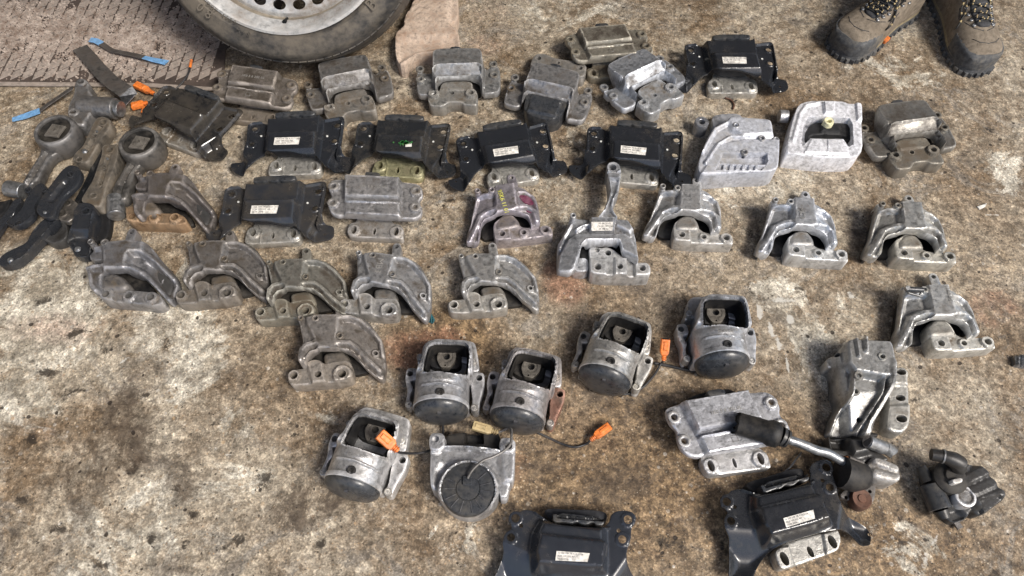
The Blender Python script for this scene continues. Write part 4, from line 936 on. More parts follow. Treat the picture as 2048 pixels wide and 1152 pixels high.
def make_ARM(name="engine_mount"):
    T = Tr(1100, 330, 4, 1200, 450); r = root(name, (*U(1200, 450), 0)); h = .05
    body = T.P([(160, 410), (182, 388), (206, 402), (212, 425), (300, 432), (335, 436), (510, 436), (560, 446), (620, 452), (665, 500), (690, 600), (708, 740), (700, 760), (640, 725), (568, 690), (560, 640), (545, 618), (300, 620), (248, 640), (238, 700), (230, 760), (175, 850), (60, 825), (58, 760), (60, 600), (90, 560), (135, 480)], h)
    hs = [(T.p(183, 412, .056), .0030, .012)]
    fe = [('line', T.P([(170, 470), (110, 560), (80, 640)], h), .0024, .050, .004, 'max'),
          ('poly', T.P([(60, 790), (75, 700), (150, 590), (205, 562), (600, 562), (650, 600), (690, 680), (705, 760), (560, 690), (545, 615), (290, 615), (240, 650), (235, 720), (180, 850), (55, 840)], h), None, .058, .006, 'set'),
          ('line', T.P([(240, 700), (245, 650), (285, 612), (545, 612), (568, 680)], h), .0018, .0605, .0025, 'max'),
          ('line', T.P([(210, 520), (260, 490), (320, 480)], h), .0030, .053, .005, 'max'), ('poly', T.P([(515, 445), (620, 450), (665, 520), (640, 560), (520, 500)], h), None, .056, .008, 'set'),
          ('poly', T.P([(320, 440), (515, 440), (512, 540), (320, 540)], h), None, .060, .005, 'set'), ('disc', hs[0][0], .0062, .057, .0015, 'set')]
    def post(X, z):
        cx = T.p(380, 500, h); d = np.maximum(0, cx[0]-.04-X[:, 0])/.05
        return np.maximum(z-.018*np.clip(d, 0, 1)**1.2, .012)
    MB().hf(body, .046, fe, hs, bottom=0, step=.003, er=.003, post=post, skirt=.014).build("arch_body", ALU, r)
    MB().hf(T.P([(150, 480), (210, 440), (620, 460), (660, 560), (680, 720), (600, 680), (580, 590), (300, 590), (200, 600), (120, 780), (75, 790), (80, 600)], .03), .028, [], bottom=0, step=None, rnd=1).build("inner_web", DRK, r)  # dark block in place of the shaded hollow under the arch
    b = MB(); bossring(b, hs[0][0], .0555, .0032, .0058, .002); b.build("bolt_boss", ALU2, r)
    arm = T.P([(370, 440), (425, 370), (455, 300), (470, 230), (460, 140), (450, 20), (480, -5), (530, -5), (565, 25), (562, 150), (548, 240), (512, 310), (500, 355), (520, 410), (545, 440)], .055)
    fa = [('line', T.P([(385, 432), (440, 372), (470, 300), (485, 230), (472, 145)], .055), .0016, .060, .003, 'max'), ('line', T.P([(532, 432), (500, 390), (490, 350), (502, 300), (535, 240), (550, 150)], .055), .0016, .060, .003, 'max'),
          ('poly', T.P([(440, 70), (575, 70), (575, 140), (440, 140)], .055), None, .062, .002, 'set'), ('poly', T.P([(440, 92), (575, 92), (575, 112), (440, 112)], .055), None, .0585, .002, 'set'),
          ('disc', T.p(505, 50, .055), .0135, .058, .002, 'set')]
    MB().hf(arm, .053, fa, [(T.p(500, 52, .055), .0075, .02)], bottom=.030, step=.003, er=.0025).build("support_arm", ALU, r)
    MB().hf(T.P([(235, 640), (300, 600), (545, 600), (580, 690), (560, 760), (240, 780)], .02), .024, [], step=None).build("rubber_cushion", RUB, r)
    MB().hf(T.P([(175, 745), (300, 740), (310, 850), (170, 845)], .02), .026, [], step=None).build("base_web", ALU, r)
    k = .038
    br = T.P([(300, 690), (296, 655), (330, 638), (400, 648), (440, 640), (490, 660), (560, 712), (655, 742), (665, 765), (752, 765), (785, 795), (788, 845), (770, 868), (310, 862), (302, 780)], k)
    bh = [(T.p(365, 802, k), .0068, .1), (T.p(541, 806, k), .0058, .1), (T.p(722, 812, k), .0066, .1), (T.p(365, 668, k), .0050, .008), (T.p(452, 690, k), .0058, .012)]
    fb = [('poly', T.P([(300, 740), (432, 740), (432, 865), (300, 865)], k), None, k+.001, .004, 'set'), ('poly', T.P([(498, 730), (600, 740), (600, 865), (498, 865)], k), None, k+.003, .004, 'set'), ('poly', T.P([(660, 770), (790, 770), (790, 870), (660, 870)], k), None, k-.001, .004, 'set'), ('poly', T.P([(600, 745), (662, 745), (662, 868), (600, 868)], k), None, k-.008, .004, 'set')]
    MB().hf(br, k-.003, fb, bh, bottom=0, step=.003, er=.003).build("drilled_bracket", ALU2, r)
    l = lab(r, T, [(328, 462), (500, 462), (496, 528), (330, 530)], .0605, ("        05.06.2015", "        5Q0 199 262", "        15 06 12"))
    return r
# ---------------------------------------------------------------- D: hydraulic engine mount
def make_D(name="hydraulic_mount"):
    T = Tr(620, 660, 4, 888, 760); r = root(name, (*U(888, 760), 0)); h = .06
    cxl = T.p(1050, 590, .047)[0]; R = .0465; yf = T.p(1050, 556, .092)[1]
    def cylz(x, y):
        q = (x-cxl)/R
        return .047+R*.97*math.sqrt(max(0, 1-q*q)) if abs(q) < 1 else .047
    body = T.P([(885, 250), (908, 160), (932, 100), (1000, 70), (1040, 68), (1262, 80), (1290, 105), (1300, 160), (1298, 330), (1285, 350)], .082)+[(cxl+R*.99, T.p(1300, 420, .05)[1]), (cxl+R*1.0, yf+.012), (cxl+R*1.0, yf), (cxl+R*.6, yf), (cxl-R*.6, yf), (cxl-R*1.0, yf), (cxl-R*1.0, yf+.012), (cxl-R*.99, T.p(850, 400, .05)[1])]+T.P([(855, 320), (870, 300)], .07)
    wn = T.P([(938, 140), (960, 112), (1000, 97), (1240, 105), (1262, 125), (1268, 200), (1255, 345), (1180, 345), (900, 325), (912, 250)], .086)
    fe = [('poly', T.P([(850, 340), (860, 60), (1350, 60), (1350, 360)], .07), None, .082, .010, 'set'),
          ('line', wn+[wn[0]], .0022, .086, .003, 'max'),
          ('poly', wn, None, .020, .003, 'set'),
          ('poly', T.P([(870, 350), (1310, 365), (1300, 410), (860, 400)], .088), None, lambda x, y: cylz(x, y)+.001, .006, 'set'),
          ('line', T.P([(888, 424), (1050, 428), (1220, 446)], .09), .0018, lambda x, y: cylz(x, y)+.0035, .0022, 'max'),
          ('poly', [(cxl-R*1.1, yf-.01), (cxl+R*1.1, yf-.01), (cxl+R*1.1, yf+.006), (cxl-R*1.1, yf+.006)], None, lambda x, y: cylz(x, y)+.0015, .002, 'set')]
    MB().hf(body, cylz, fe, [], bottom=0, step=.003, er=.002, rnd=2).build("housing", ALU, r)
    lin = MB(); wi = [(x, y) for x, y in ccw(wn)]; cxx = sum(p[0] for p in wi)/len(wi); cyy = sum(p[1] for p in wi)/len(wi)
    qi = resample(chaikin([(cxx+(x-cxx)*.93, cyy+(y-cyy)*.93) for x, y in wi], 1), .004); n_ = len(qi)
    lin.add([(x, y, .022) for x, y in qi]+[(x, y, .079) for x, y in qi], [(i, n_+i, n_+(i+1) % n_, (i+1) % n_) for i in range(n_)]+[(i, (i+1) % n_, n_+(i+1) % n_, n_+i) for i in range(0)])
    lin.build("window_lining", RUB, r)  # black sleeve added so the window cavity reads as shaded
    EL = [(T.P([(770, 315), (800, 300), (855, 305), (860, 380), (840, 400), (800, 410), (830, 470), (800, 520), (805, 610), (780, 620), (762, 590), (780, 480), (760, 400)], .035), T.p(800, 350, .035)),
          (T.P([(1290, 345), (1340, 335), (1395, 345), (1398, 430), (1385, 490), (1365, 560), (1352, 640), (1320, 658), (1290, 640), (1300, 560), (1280, 420)], .035), T.p(1355, 385, .035)),
          (T.P([(860, 280), (860, 215), (890, 200), (905, 120), (960, 70), (1290, 85), (1325, 110), (1345, 220), (1360, 330), (1290, 340), (1280, 260), (900, 250)], .03), None)]
    for P_, hc in EL:
        MB().hf(P_, .036 if hc else .030, [], [(hc, .0056, .03)] if hc else [], bottom=.006 if hc else 0, step=.006, er=.0028).build("flange_ear" if hc else "rear_flange", ALU, r)
    for c in ((790, 592), (1315, 620), (1305, 250), (882, 215)):
        q = T.p(*c, .04); b = MB(); b.lathe([(0, .040), (.0022, .040), (.0025, .038), (.0042, .038), (.0050, .0405), (.0062, .040), (.0068, .036), (.0068, .02)], 20, Matrix.Translation((*q, 0))); b.build("fixing_boss", ALU2, r)
    # insert plate with the threaded hole, inside the window
    ins = T.P([(1030, 165), (1160, 165), (1172, 200), (1160, 250), (1130, 290), (1110, 302), (1050, 300), (1030, 275), (1012, 225)], .045)
    MB().hf(T.P([(940, 200), (1000, 130), (1180, 135), (1215, 200), (1205, 320), (960, 310)], .035), .036, [], bottom=.01, step=None, er=.004).build("rubber_bellows", RUB, r)
    MB().hf(ins, .046, [('disc', T.p(1090, 212, .045), .0115, .045, .001, 'set')], [(T.p(1093, 212, .045), .0062, .03), (T.p(1080, 284, .045), .0018, .01)], bottom=.03, step=.004, er=.0012, rnd=1).build("insert_plate", INS, r)
    # bolt on top of the barrel
    bx, by = T.p(1038, 492, .095); b = MB(); b.lathe([(0, .0925), (.0028, .0925), (.0032, .0945), (.0050, .0952), (.0070, .0948), (.0078, .0925), (.0078, .088)], 24, Matrix.Translation((bx, by, 0))); b.build("valve_plug", RUB, r)
    # domed end cap, standing, facing the camera side
    M = Matrix.Translation((cxl, yf, .0475)) @ Matrix.Rotation(math.radians(86), 4, 'X')
    b = MB().lathe([(R*1.0, -.004), (R*1.0, .004), (R*.97, .0095), (R*.80, .0155), (R*.55, .0185), (R*.30, .0192), (0, .0195)], 48, M); b.build("end_cap", PLA, r, sharp=50)
    b = MB().lathe([(R*1.03, -.006), (R*1.035, .001), (R*1.0, .002)], 48, M); b.build("crimp_ring", ALU, r)
    b = MB().box((0, .026, .0186), (.0058, .0058, .004), 0, M); b.build("square_port", INK, r)
    t = MB(); text_mesh(t, "N205-2570", .0075, .0003, Matrix.Translation((*T.p(1060, 382, .095), .0955)) @ Matrix.Rotation(math.radians(4), 4, 'Z')); t.build("cast_lettering", ETC, r, sharp=0)
    return r, dict(l=(T.p(800, 350, .036), .036), r=(T.p(1355, 385, .036), .036))
def make_D2(name="hydraulic_mount"):
    T = Tr(620, 800, 4, 945, 945); r = root(name, (*U(945, 945), 0)); h = .06
    body = T.P([(952, 300), (975, 262), (1050, 260), (1082, 290), (1085, 345), (1240, 350), (1400, 365), (1510, 380), (1530, 400), (1600, 410), (1642, 380), (1640, 560), (1625, 630), (1602, 650), (1580, 760), (1525, 768), (1515, 720), (1490, 800), (1420, 870), (1330, 910), (1240, 918), (1150, 890), (1070, 830), (1020, 760), (1000, 720), (960, 690), (950, 560), (958, 420)], h)
    cc = T.p(1262, 705, .07); rr = abs(T.p(1500, 705, .07)[0]-cc[0])
    fe = [('line', T.P([(970, 400), (1080, 360), (1240, 356), (1400, 370), (1510, 385)], h), .003, .054, .005, 'max'),
          ('poly', T.P([(1510, 380), (1600, 400), (1650, 390), (1640, 640), (1560, 640), (1530, 560)], h), None, .052, .010, 'set'),
          ('poly', T.P([(955, 410), (1020, 420), (1060, 480), (1010, 560), (1000, 700), (950, 680)], h), None, .050, .010, 'set'),
          ('poly', circ(cc, rr*1.02, 40), None, .070, .010, 'set'), ('disc', cc, rr*.91, .058, .0015, 'set')]
    MB().hf(body, .046, fe, [(T.p(1003, 312, h), .0060, .1), (T.p(1588, 370, h), .0060, .1)] if False else [], bottom=0, step=.0035, er=.003).build("housing", ALU, r)
    for P_, c in ((T.P([(952, 300), (975, 262), (1050, 260), (1082, 290), (1080, 380), (1030, 410), (955, 400)], .055), T.p(1003, 312, .055)), (T.P([(1515, 340), (1530, 300), (1600, 300), (1645, 330), (1645, 400), (1610, 425), (1535, 420), (1510, 380)], .055), T.p(1588, 368, .055))):
        MB().hf(P_, .056, [], [(c, .0062, .03)], bottom=.01, step=.005, er=.003).build("flange_ear", ALU, r)
    MB().hf(T.P([(1080, 270), (1500, 250), (1530, 330), (1510, 400), (1090, 380)], .03), .034, [('poly', T.P([(1250, 262), (1380, 250), (1385, 350), (1245, 352)], .03), None, .012, .004, 'set')], bottom=0, step=.004, er=.003).build("rear_flange", RUB, r)
    M = Matrix.Translation((*cc, .060))
    b = MB().lathe([(rr*.905, -.004), (rr*.90, .003), (rr*.86, .006), (rr*.60, .0075), (rr*.42, .0075), (rr*.41, .0062), (rr*.39, .0060), (rr*.38, .0082), (0, .0090)], 56, M); cap = b.build("end_cap", PLA, r, sharp=45)
    rb = MB()
    for a in (155, 180, 205, 228, 252, 282, 305, 328, 352, 15, 42):
        q = math.radians(a); rb.tube([(cc[0]+rr*.43*math.cos(q), cc[1]+rr*.43*math.sin(q), .0678), (cc[0]+rr*.82*math.cos(q), cc[1]+rr*.82*math.sin(q), .0672)], .0009, 5)
    rb.build("radial_ribs", INK, cap)
    b = MB(); x, y = T.p(1258, 645, .07); b.box((x, y, .0695), (.014, .014, .006)); b.build("cable_outlet", PLA, cap, bevel=.001)
    return r
# ================================================================== set them out
LG, MG, BRW, DKG = (.98, .99, 1.02), (.72, .70, .67), (.62, .56, .49), (.42, .40, .38)
shift_n = [0]
def done(o, label, cat, group, tint, grime):
    tag(o, label, cat, group); shift_n[0] += 1; paint(o, tint, grime, shift_n[0]*.37)
    rv = random.Random(shift_n[0]*17)
    if '.' in o.name and group in (GA, GC): o.scale = (o.scale[0], o.scale[1]*rv.uniform(.97, 1.05), o.scale[2]*rv.uniform(.88, 1.10))
    for ch in o.children:
        k = ch.name.split('.')[0]
        if '.' in o.name and k in ('drilled_bracket', 'lower_bracket'): ch.location = (rv.uniform(-.003, .003), rv.uniform(-.003, .002), 0); ch.rotation_euler = (0, 0, rv.uniform(-.05, .05))
        if k == 'drilled_bracket': paint(ch, tuple(min(1.3, q*1.12) for q in tint), grime-.03, shift_n[0]*.37+.2)
        if k == 'core': paint(ch, tuple(q*.62 for q in tint), grime+.04, shift_n[0]*.5)
    return o
GA, GB, GC, GD = "cast aluminium gearbox mounts laid out on the floor", "black pressed steel gearbox mounts laid out on the floor", "cast aluminium engine mounts laid out on the floor", "hydraulic engine mounts laid out on the floor"
CA, CB, CC, CD = "gearbox mount", "gearbox mount", "engine mount", "hydraulic mount"
# --- A
A, aA = make_A()
done(A, "clean grey cast gearbox mount right of the lowest black mount in the left group", CA, GA, (.90, .88, .87), .46)
for pa, pb, lb, ti, gr in [((443, 149), (582, 171), "dusty brown gearbox mount just below the car tyre at its left, turned slightly clockwise", (.72, .64, .56), .55),
                           ((1141, 79), (1284, 68), "tan stained gearbox mount topmost of the pile of three, partly under the tilted one", (.82, .76, .62), .55),
                           ((1348.5, 838), (1542, 808), "clean pale grey gearbox mount half covered by the black hose end at lower right", (1.05, 1.06, 1.10), .36)]:
    c = copy_tree(A, skip=("cast_lettering",) if 'tan' in lb else ()); place(c, aA['ul'][0], aA['ur'][0], pa, pb, .052, .052); done(c, lb, CA, GA, ti, gr)
AO, aO = make_AO()
done(AO, "open arch gearbox mount with a pale crusted bracket, beside the broken concrete slab", CA, GA, (.74, .74, .72), .50)
for pa, pb, lb, ti, gr in [((616, 170), (763, 136), "open arch gearbox mount with a rust streaked bracket, directly below the tyre", (.60, .58, .55), .54),
                           ((1207, 180), (1320, 116), "whitish gearbox mount tilted steeply and leaning on the tan one", (.92, .96, 1.02), .46),
                           ((1728.5, 255.6), (1874, 230), "brown oily gearbox mount with shiny rims at the right end of the second row", (.52, .50, .45), .54)]:
    c = copy_tree(AO); place(c, aO['ul'][0], aO['ur'][0], pa, pb, .036, .036); done(c, lb, CA, GA, ti, gr)
AR, aR = make_AO(bracket=False)
place(AR, aR['ul'][0], aR['ur'][0], (1030, 152), (1176, 179), .036, .036); done(AR, "gearbox mount turned round with black rubber box showing in its arch, left of the pile", CA, GA, (.72, .71, .70), .50)
# the leaning one rests on the other
for o in COL.objects:
    if o.get('label', '').startswith("whitish gearbox mount tilted"): o.location.z = .004; o.rotation_euler = (math.radians(-4), math.radians(3), o.rotation_euler.z)
# --- B
B_, aB = make_B()
done(B_, "black gearbox mount with paper label, above the long arm of the aluminium engine mount", CB, GB, (1.6, 1.62, 1.68), .31)
for pa, pb, lb, gr, skip, ti in [((1382, 96), (1537.7, 95), "black gearbox mount with pale bracket, alone at top right nearest the boots", .30, (), (1.6, 1.62, 1.68)),
                           ((510.5, 253), (676, 246), "glossy black gearbox mount second from the left in its row, overlapping the battered one", .31, (), (1.6, 1.62, 1.68)),
                           ((729, 252.5), (889, 259), "black gearbox mount with yellow green bracket and green smeared label", .45, ("label",), (1.6, 1.6, 1.55)),
                           ((926, 282.5), (1086, 257), "black gearbox mount tilted anticlockwise, above the purple stained engine mount", .29, (), (1.6, 1.62, 1.68)),
                           ((465, 382.5), (639, 377), "grey scuffed black gearbox mount, lowest in the left group, beside the clean cast one", .46, (), (2.4, 2.4, 2.45))]:
    c = copy_tree(B_, skip=skip); place(c, aB['ul'][0], aB['ur'][0], pa, pb, .042, .042); done(c, lb, CB, GB, ti, gr)
    if 'green' in lb:
        gp = MB(); x, y = U(808, 286, .07)
        rr_ = random.Random(5)
        for _ in range(60):
            a = rr_.gauss(0, .006); b2_ = rr_.gauss(0, .0022); gp.prism(circ((a, b2_), rr_.uniform(.0006, .0022), 7), 0, .0006)
        M = c.matrix_world
        bpy.context.view_layer.update(); loc = c.matrix_world.inverted() @ Vector((x, y, .070))
        e = gp.build("green_smear", GRN, c); e.location = loc
        lb2 = MB().box((0, 0, 0), (.013, .011, .0004)).build("label", WHT, c); x, y = U(817, 289, .07); lb2.location = c.matrix_world.inverted() @ Vector((x, y, .0695))
        for ch in c.children:
            if ch.name.startswith("lower_bracket"): paint(ch, (.82, .80, .50), .42, 9.1)
c = copy_tree(B_, skip=("label", "rivet")); place(c, aB['fl'][0], aB['fr'][0], (277, 240), (437, 311), .016, .016)
c.scale = c.scale*1.0; done(c, "battered oily black gearbox mount lying crooked, its bracket towards the ring arms", CB, GB, (1.2, 1.15, 1.1), .56)
B2, a2_ = make_B2()
done(B2, "large black gearbox mount with white label at lower right, turned anticlockwise under the pump", CB, GB, (1.6, 1.62, 1.68), .34)
c = copy_tree(B2); place(c, a2_['ul'][0], a2_['ur'][0], (1031.2, 1036.5), (1256, 1039), .045, .045); done(c, "large black gearbox mount cut off by the bottom edge of the photo", CB, GB, (2.1, 2.2, 2.4), .32)  # tint lifted to blue-grey, painting in the reflected sky
# --- C
C1, a1c = make_C1()
done(C1, "engine mount with four ring emblem, right of the long armed mount", CC, GC, (1.0, 1.0, .99), .45)
for pa, pb, lb, ti, gr, skip in [((954.5, 378), (1093.75, 456), "engine mount with purple stains and yellow marker writing", (.84, .78, .84), .49, ("cast_emblem",)),
                           ((1762.8, 410.3), (1903.6, 515.8), "engine mount at the right end of the fourth row, above the clipped one", (.95, .94, .88), .46, ("cast_emblem",)),
                           ((1816, 578), (1970, 684.7), "engine mount at far right with a small black cable clip on its corner", (1.02, 1.02, .98), .43, ("cast_emblem",)),
                           ((1549.4, 402.8), (1683.6, 508), "engine mount with crusty white bracket and cast letters MC3", (1.1, 1.13, 1.17), .44, ("cast_emblem",))]:
    c = copy_tree(C1, skip=skip); place(c, a1c['tab'][0], a1c['hr'][0], pa, pb, .058, .034); done(c, lb, CC, GC, ti, gr)
    bpy.context.view_layer.update(); inv = c.matrix_world.inverted()
    def onto(nm, mat, items, z=.0625):
        mb_ = MB()
        for s, px, py, size, rot in items:
            x, y = U(px, py, z); q = inv @ Vector((x, y, z))
            text_mesh(mb_, s, size, .0003, Matrix.Translation((q.x, q.y, z)) @ Matrix.Rotation(math.radians(rot), 4, 'Z'))
        return mb_.build(nm, mat, c, sharp=0)
    if 'purple' in lb:
        onto("marker_writing", YEL, [("95K6 11 01", 1006, 399, .0125, -87)])
        PUR = worn("purple_stain", (.16, .015, .06), (.22, .12, .15), .3, .4, tinted=False, dirt_amt=.45, edge=0)
        pp = MB()
        for poly in ([(1036, 385), (1058, 388), (1070, 405), (1046, 402)], [(1044, 408), (1062, 412), (1072, 425), (1050, 418)]):
            Q = [inv @ Vector((*U(x, y, .047), .047)) for x, y in poly]; pp.hf([(q.x, q.y) for q in Q], .0462, [], bottom=.040, step=None, er=.001, rnd=2)
        pp2 = pp.build("purple_stain", PUR, c)
    if 'MC3' in lb: onto("cast_lettering", ETC, [("MC3", 1601, 430, .013, -90)])
    if 'end of the fourth' in lb: onto("cast_lettering", ETC, [("5Q0", 1836, 434, .007, -90)])
    if 'cable clip' in lb:
        onto("cast_lettering", ETC, [("1K0 0/5", 1898, 590, .009, -100)])
        cl = MB(); P0 = inv @ Vector((*U(1813, 578, .066), .066)); P1 = inv @ Vector((*U(1846, 580, .066), .066)); P2 = inv @ Vector((*U(1838, 592, .062), .062))
        cl.tube([P0, P0.lerp(P1, .5), P1], .0048, 12); cl.tube([P0+Vector((0, -.008, 0)), P2, P1], .0022, 8)
        co = cl.build("cable_clip", PLA, c); MB().cyl(tuple(P0+Vector((-.0005, 0, .001))), tuple(P0+Vector((-.0005, -.001, .0062))), .0042, 14).build("clip_pin", STL, co)
C2, a2c, T2 = make_C2()
t = MB(); text_mesh(t, "MB3", .017, .0003, Matrix.Translation((*T2.p(1030, 240, .06), .0602)) @ Matrix.Rotation(math.radians(-97), 4, 'Z')); t.build("cast_lettering", ETC, C2, sharp=0); t = MB()
text_mesh(t, "1K0 199 262", .0045, .0003, Matrix.Translation((*T2.p(1095, 172, .06), .0602)) @ Matrix.Rotation(math.radians(-8), 4, 'Z'))
t.build("cast_number", ETC, C2, sharp=0)
done(C2, "engine mount with dark cast letters MB3 on its top", CC, GC, (.80, .80, .80), .48)
for pa, pb, lb, ti, gr in [((921.75, 509.5), (998, 608.75), "engine mount below the purple stained one, right of the mount lettered MB3", (.86, .85, .82), .47),
                           ((536.75, 523.75), (611.75, 621), "oily yellowish engine mount overlapped at its front by the lowest engine mount", (.62, .60, .52), .54),
                           ((601.75, 638), (681, 745), "lowest engine mount of the left group with a tan bracket", (.76, .70, .64), .50),
                           ((376.75, 488), (449, 587.5), "brownish engine mount second from left in the fifth row", (.52, .49, .46), .54)]:
    c = copy_tree(C2, skip=("cast_lettering", "cast_number")); place(c, a2c['tab'][0], a2c['hr'][0], pa, pb, .058, .034); done(c, lb, CC, GC, ti, gr)
    if 'below the purple' in lb:
        bpy.context.view_layer.update(); inv = c.matrix_world.inverted(); mb_ = MB(); x, y = U(967, 536, .06); q = inv @ Vector((x, y, .06)); text_mesh(mb_, "M1", .014, .0003, Matrix.Translation((q.x, q.y, .0602)) @ Matrix.Rotation(math.radians(-90), 4, 'Z')); mb_.build("cast_lettering", ETC, c, sharp=0)
C3, a3c = make_C3()
done(C3, "dull grey engine mount at the left end of the fifth row", CC, GC, (.55, .55, .57), .48)
c = copy_tree(C3); place(c, a3c['tab'][0], a3c['leg'][0], (274, 345), (424, 428), .058, .034); done(c, "dark brown engine mount with rusty orange bracket, beside the second ring arm", CC, GC, (.46, .42, .40), .54)
for ch in c.children:
    if ch.name.startswith(("drilled_bracket", "core")): ch.location = (-.040 if ch.name[0] == 'd' else -.026, .004, 0); ch.rotation_euler = (0, 0, .10)
    if ch.name.startswith("drilled_bracket"): paint(ch, (.86, .58, .36), .50, 3.3); ch['label'] = "rusty orange drilled bracket"
ARM = make_ARM(); done(ARM, "engine mount with a long upright support arm and pale label", CC, GC, (1.0, 1.02, 1.05), .42)
# --- D
D1, aD = make_D()
done(D1, "hydraulic mount left of the rust stained one, centre of the lower group", CD, GD, (.92, .92, .93), .44)
for pa, pb, lb, ti, gr in [((985, 753.75), (1120, 788.75), "hydraulic mount with rusty red right side, centre of the lower group", (.90, .86, .84), .46),
                           ((669.25, 878.25), (805, 920.75), "pale hydraulic mount lowest on the left, orange plug across its window", (1.15, 1.14, 1.12), .40),
                           ((1167, 673), (1295.75, 722.5), "yellowed hydraulic mount tilted clockwise with a cable round its front", (1.02, 1.0, .94), .43),
                           ((1362.5, 658.75), (1501, 665.75), "upright silver hydraulic mount furthest right of the hydraulic ones", (1.0, 1.02, 1.05), .42)]:
    c = copy_tree(D1); place(c, aD['l'][0], aD['r'][0], pa, pb, .036, .036); done(c, lb, CD, GD, ti, gr)
    if 'rusty red' in lb:
        for ch in c.children:
            if ch.name.startswith("flange_ear") and ch.data == [q for q in D1.children if q.name.startswith("flange_ear")][1].data: paint(ch, (.62, .34, .25), .5, 2.2); ch['label'] = "rust red flange ear"
D2 = make_D2(); done(D2, "hydraulic mount standing on end with its round ribbed black cap facing up", CD, GD, (.98, .98, .98), .43)

# ---------------------------------------------------------------- E: two mounts lying with flat machined frames
f3 = 2.977
T = Tr(1360, 180, f3, 1480, 290); r = root("engine_mount", (*U(1480, 290), 0)); h = .045
body = T.P([(105, 470), (110, 420), (130, 365), (170, 270), (210, 215), (280, 185), (400, 162), (500, 185), (545, 210), (555, 290), (575, 278), (592, 290), (588, 385), (576, 490), (350, 494), (130, 512)], h)
win = T.P([(255, 385), (512, 385), (515, 430), (505, 448), (235, 440)], h)
fe = [('line', T.P([(130, 370), (205, 245), (280, 205), (350, 192)], h), .004, .054, .006, 'max'), ('line', T.P([(150, 440), (225, 330), (300, 285), (370, 290)], h), .0035, .053, .005, 'max'),
      ('poly', T.P([(120, 500), (235, 330), (380, 300), (590, 300), (590, 500)], h), None, .050, .005, 'set'), ('poly', win, None, .036, .003, 'set'), ('poly', T.P([(225, 450), (500, 460), (480, 482), (205, 480)], h), None, .046, .002, 'set'),
      ('poly', T.P([(270, 170), (540, 190), (550, 280), (370, 290), (300, 250)], h), None, .056, .012, 'set')]
fe += [('poly', T.P([(x-9, 452), (x+9, 452), (x+5, 484), (x-13, 484)], h), None, .051, .0016, 'set') for x in (262, 300, 338, 376, 414, 452)]
MB().hf(body, .046, fe, [(T.p(333, 212, .055), .0034, .01), (T.p(486, 290, .055), .0036, .01), (T.p(383, 372, .05), .0042, .02)], bottom=0, step=.003, er=.003).build("arch_body", ALW, r)
for c_, z in ((T.p(333, 212, .055), .055), (T.p(486, 290, .05), .051), (T.p(383, 372, .05), .051), (T.p(572, 290, .05), .047)):
    b = MB(); bossring(b, c_, z, .0038, .0072, .002); b.build("bolt_boss", ALU2, r)
MB().hf(T.P([(180, 160), (360, 148), (380, 230), (200, 250)], .02), .026, [], step=None).build("side_arm", ALU, r)
c_ = T.p(131, 190, .034); MB().lathe([(.0065, .008), (.0065, .033), (.0075, .034), (.0135, .034), (.0150, .032), (.0150, .0)], 28, Matrix.Translation((*c_, 0))).build("eyelet", ALU, r)
done(r, "aluminium mount lying flat with a ribbed front edge and a loop at its left", CC, GC, (.78, .80, .85), .42)
T = Tr(1360, 180, f3, 1645, 260); r = root("engine_mount", (*U(1645, 260), 0)); h = .045
body = T.P([(632, 365), (640, 290), (672, 170), (700, 95), (760, 72), (900, 70), (975, 75), (1000, 88), (1045, 88), (1078, 95), (1078, 180), (1086, 395), (860, 398), (640, 372)], h)
win = T.P([(738, 215), (762, 168), (840, 165), (1005, 175), (1022, 205), (1025, 320), (1000, 330), (970, 288), (770, 285), (730, 325), (722, 312)], h)
fe = [('poly', win, None, .018, .003, 'set'), ('poly', T.P([(850, 85), (915, 85), (912, 150), (855, 150)], h), None, .054, .004, 'max'), ('line', T.P([(668, 300), (712, 150), (750, 100), (820, 88)], h), .0035, .051, .005, 'max'),
      ('poly', T.P([(775, 293), (965, 297), (1000, 380), (735, 372)], h), None, .0505, .004, 'set'), ('line', T.P([(873, 300), (873, 365)], h), .0008, .053, .002, 'max'), ('poly', T.P([(1040, 70), (1090, 70), (1085, 190), (1050, 190)], h), None, .052, .004, 'set')]
MB().hf(body, .047, fe, [], bottom=0, step=.003, er=.0025).build("frame_body", ALW, r)
MB().hf(T.P([(745, 240), (800, 215), (980, 220), (1020, 250), (1022, 320), (990, 322), (960, 292), (780, 288), (740, 315)], .02), .034, [('poly', T.P([(835, 220), (945, 222), (945, 262), (832, 258)], .03), None, .040, .004, 'set')], bottom=.01, step=.004, er=.004).build("rubber_cushion", RUB, r)
c_ = T.p(886, 186, .05); MB().lathe([(.0045, .02), (.0045, .0505), (.0055, .0515), (.0098, .0515), (.0105, .0500), (.0105, .02)], 28, Matrix.Translation((*c_, 0))).build("yellow_ring", YRG, r)
MB().cyl((*T.p(640, 165, .02), .022), (*T.p(585, 162, .02), .022), .0135, 20).build("side_stub", ALU, r, bevel=.002)
done(r, "bright machined aluminium mount with an open window and a pale yellow ring", CC, GC, (1.1, 1.1, 1.12), .30)

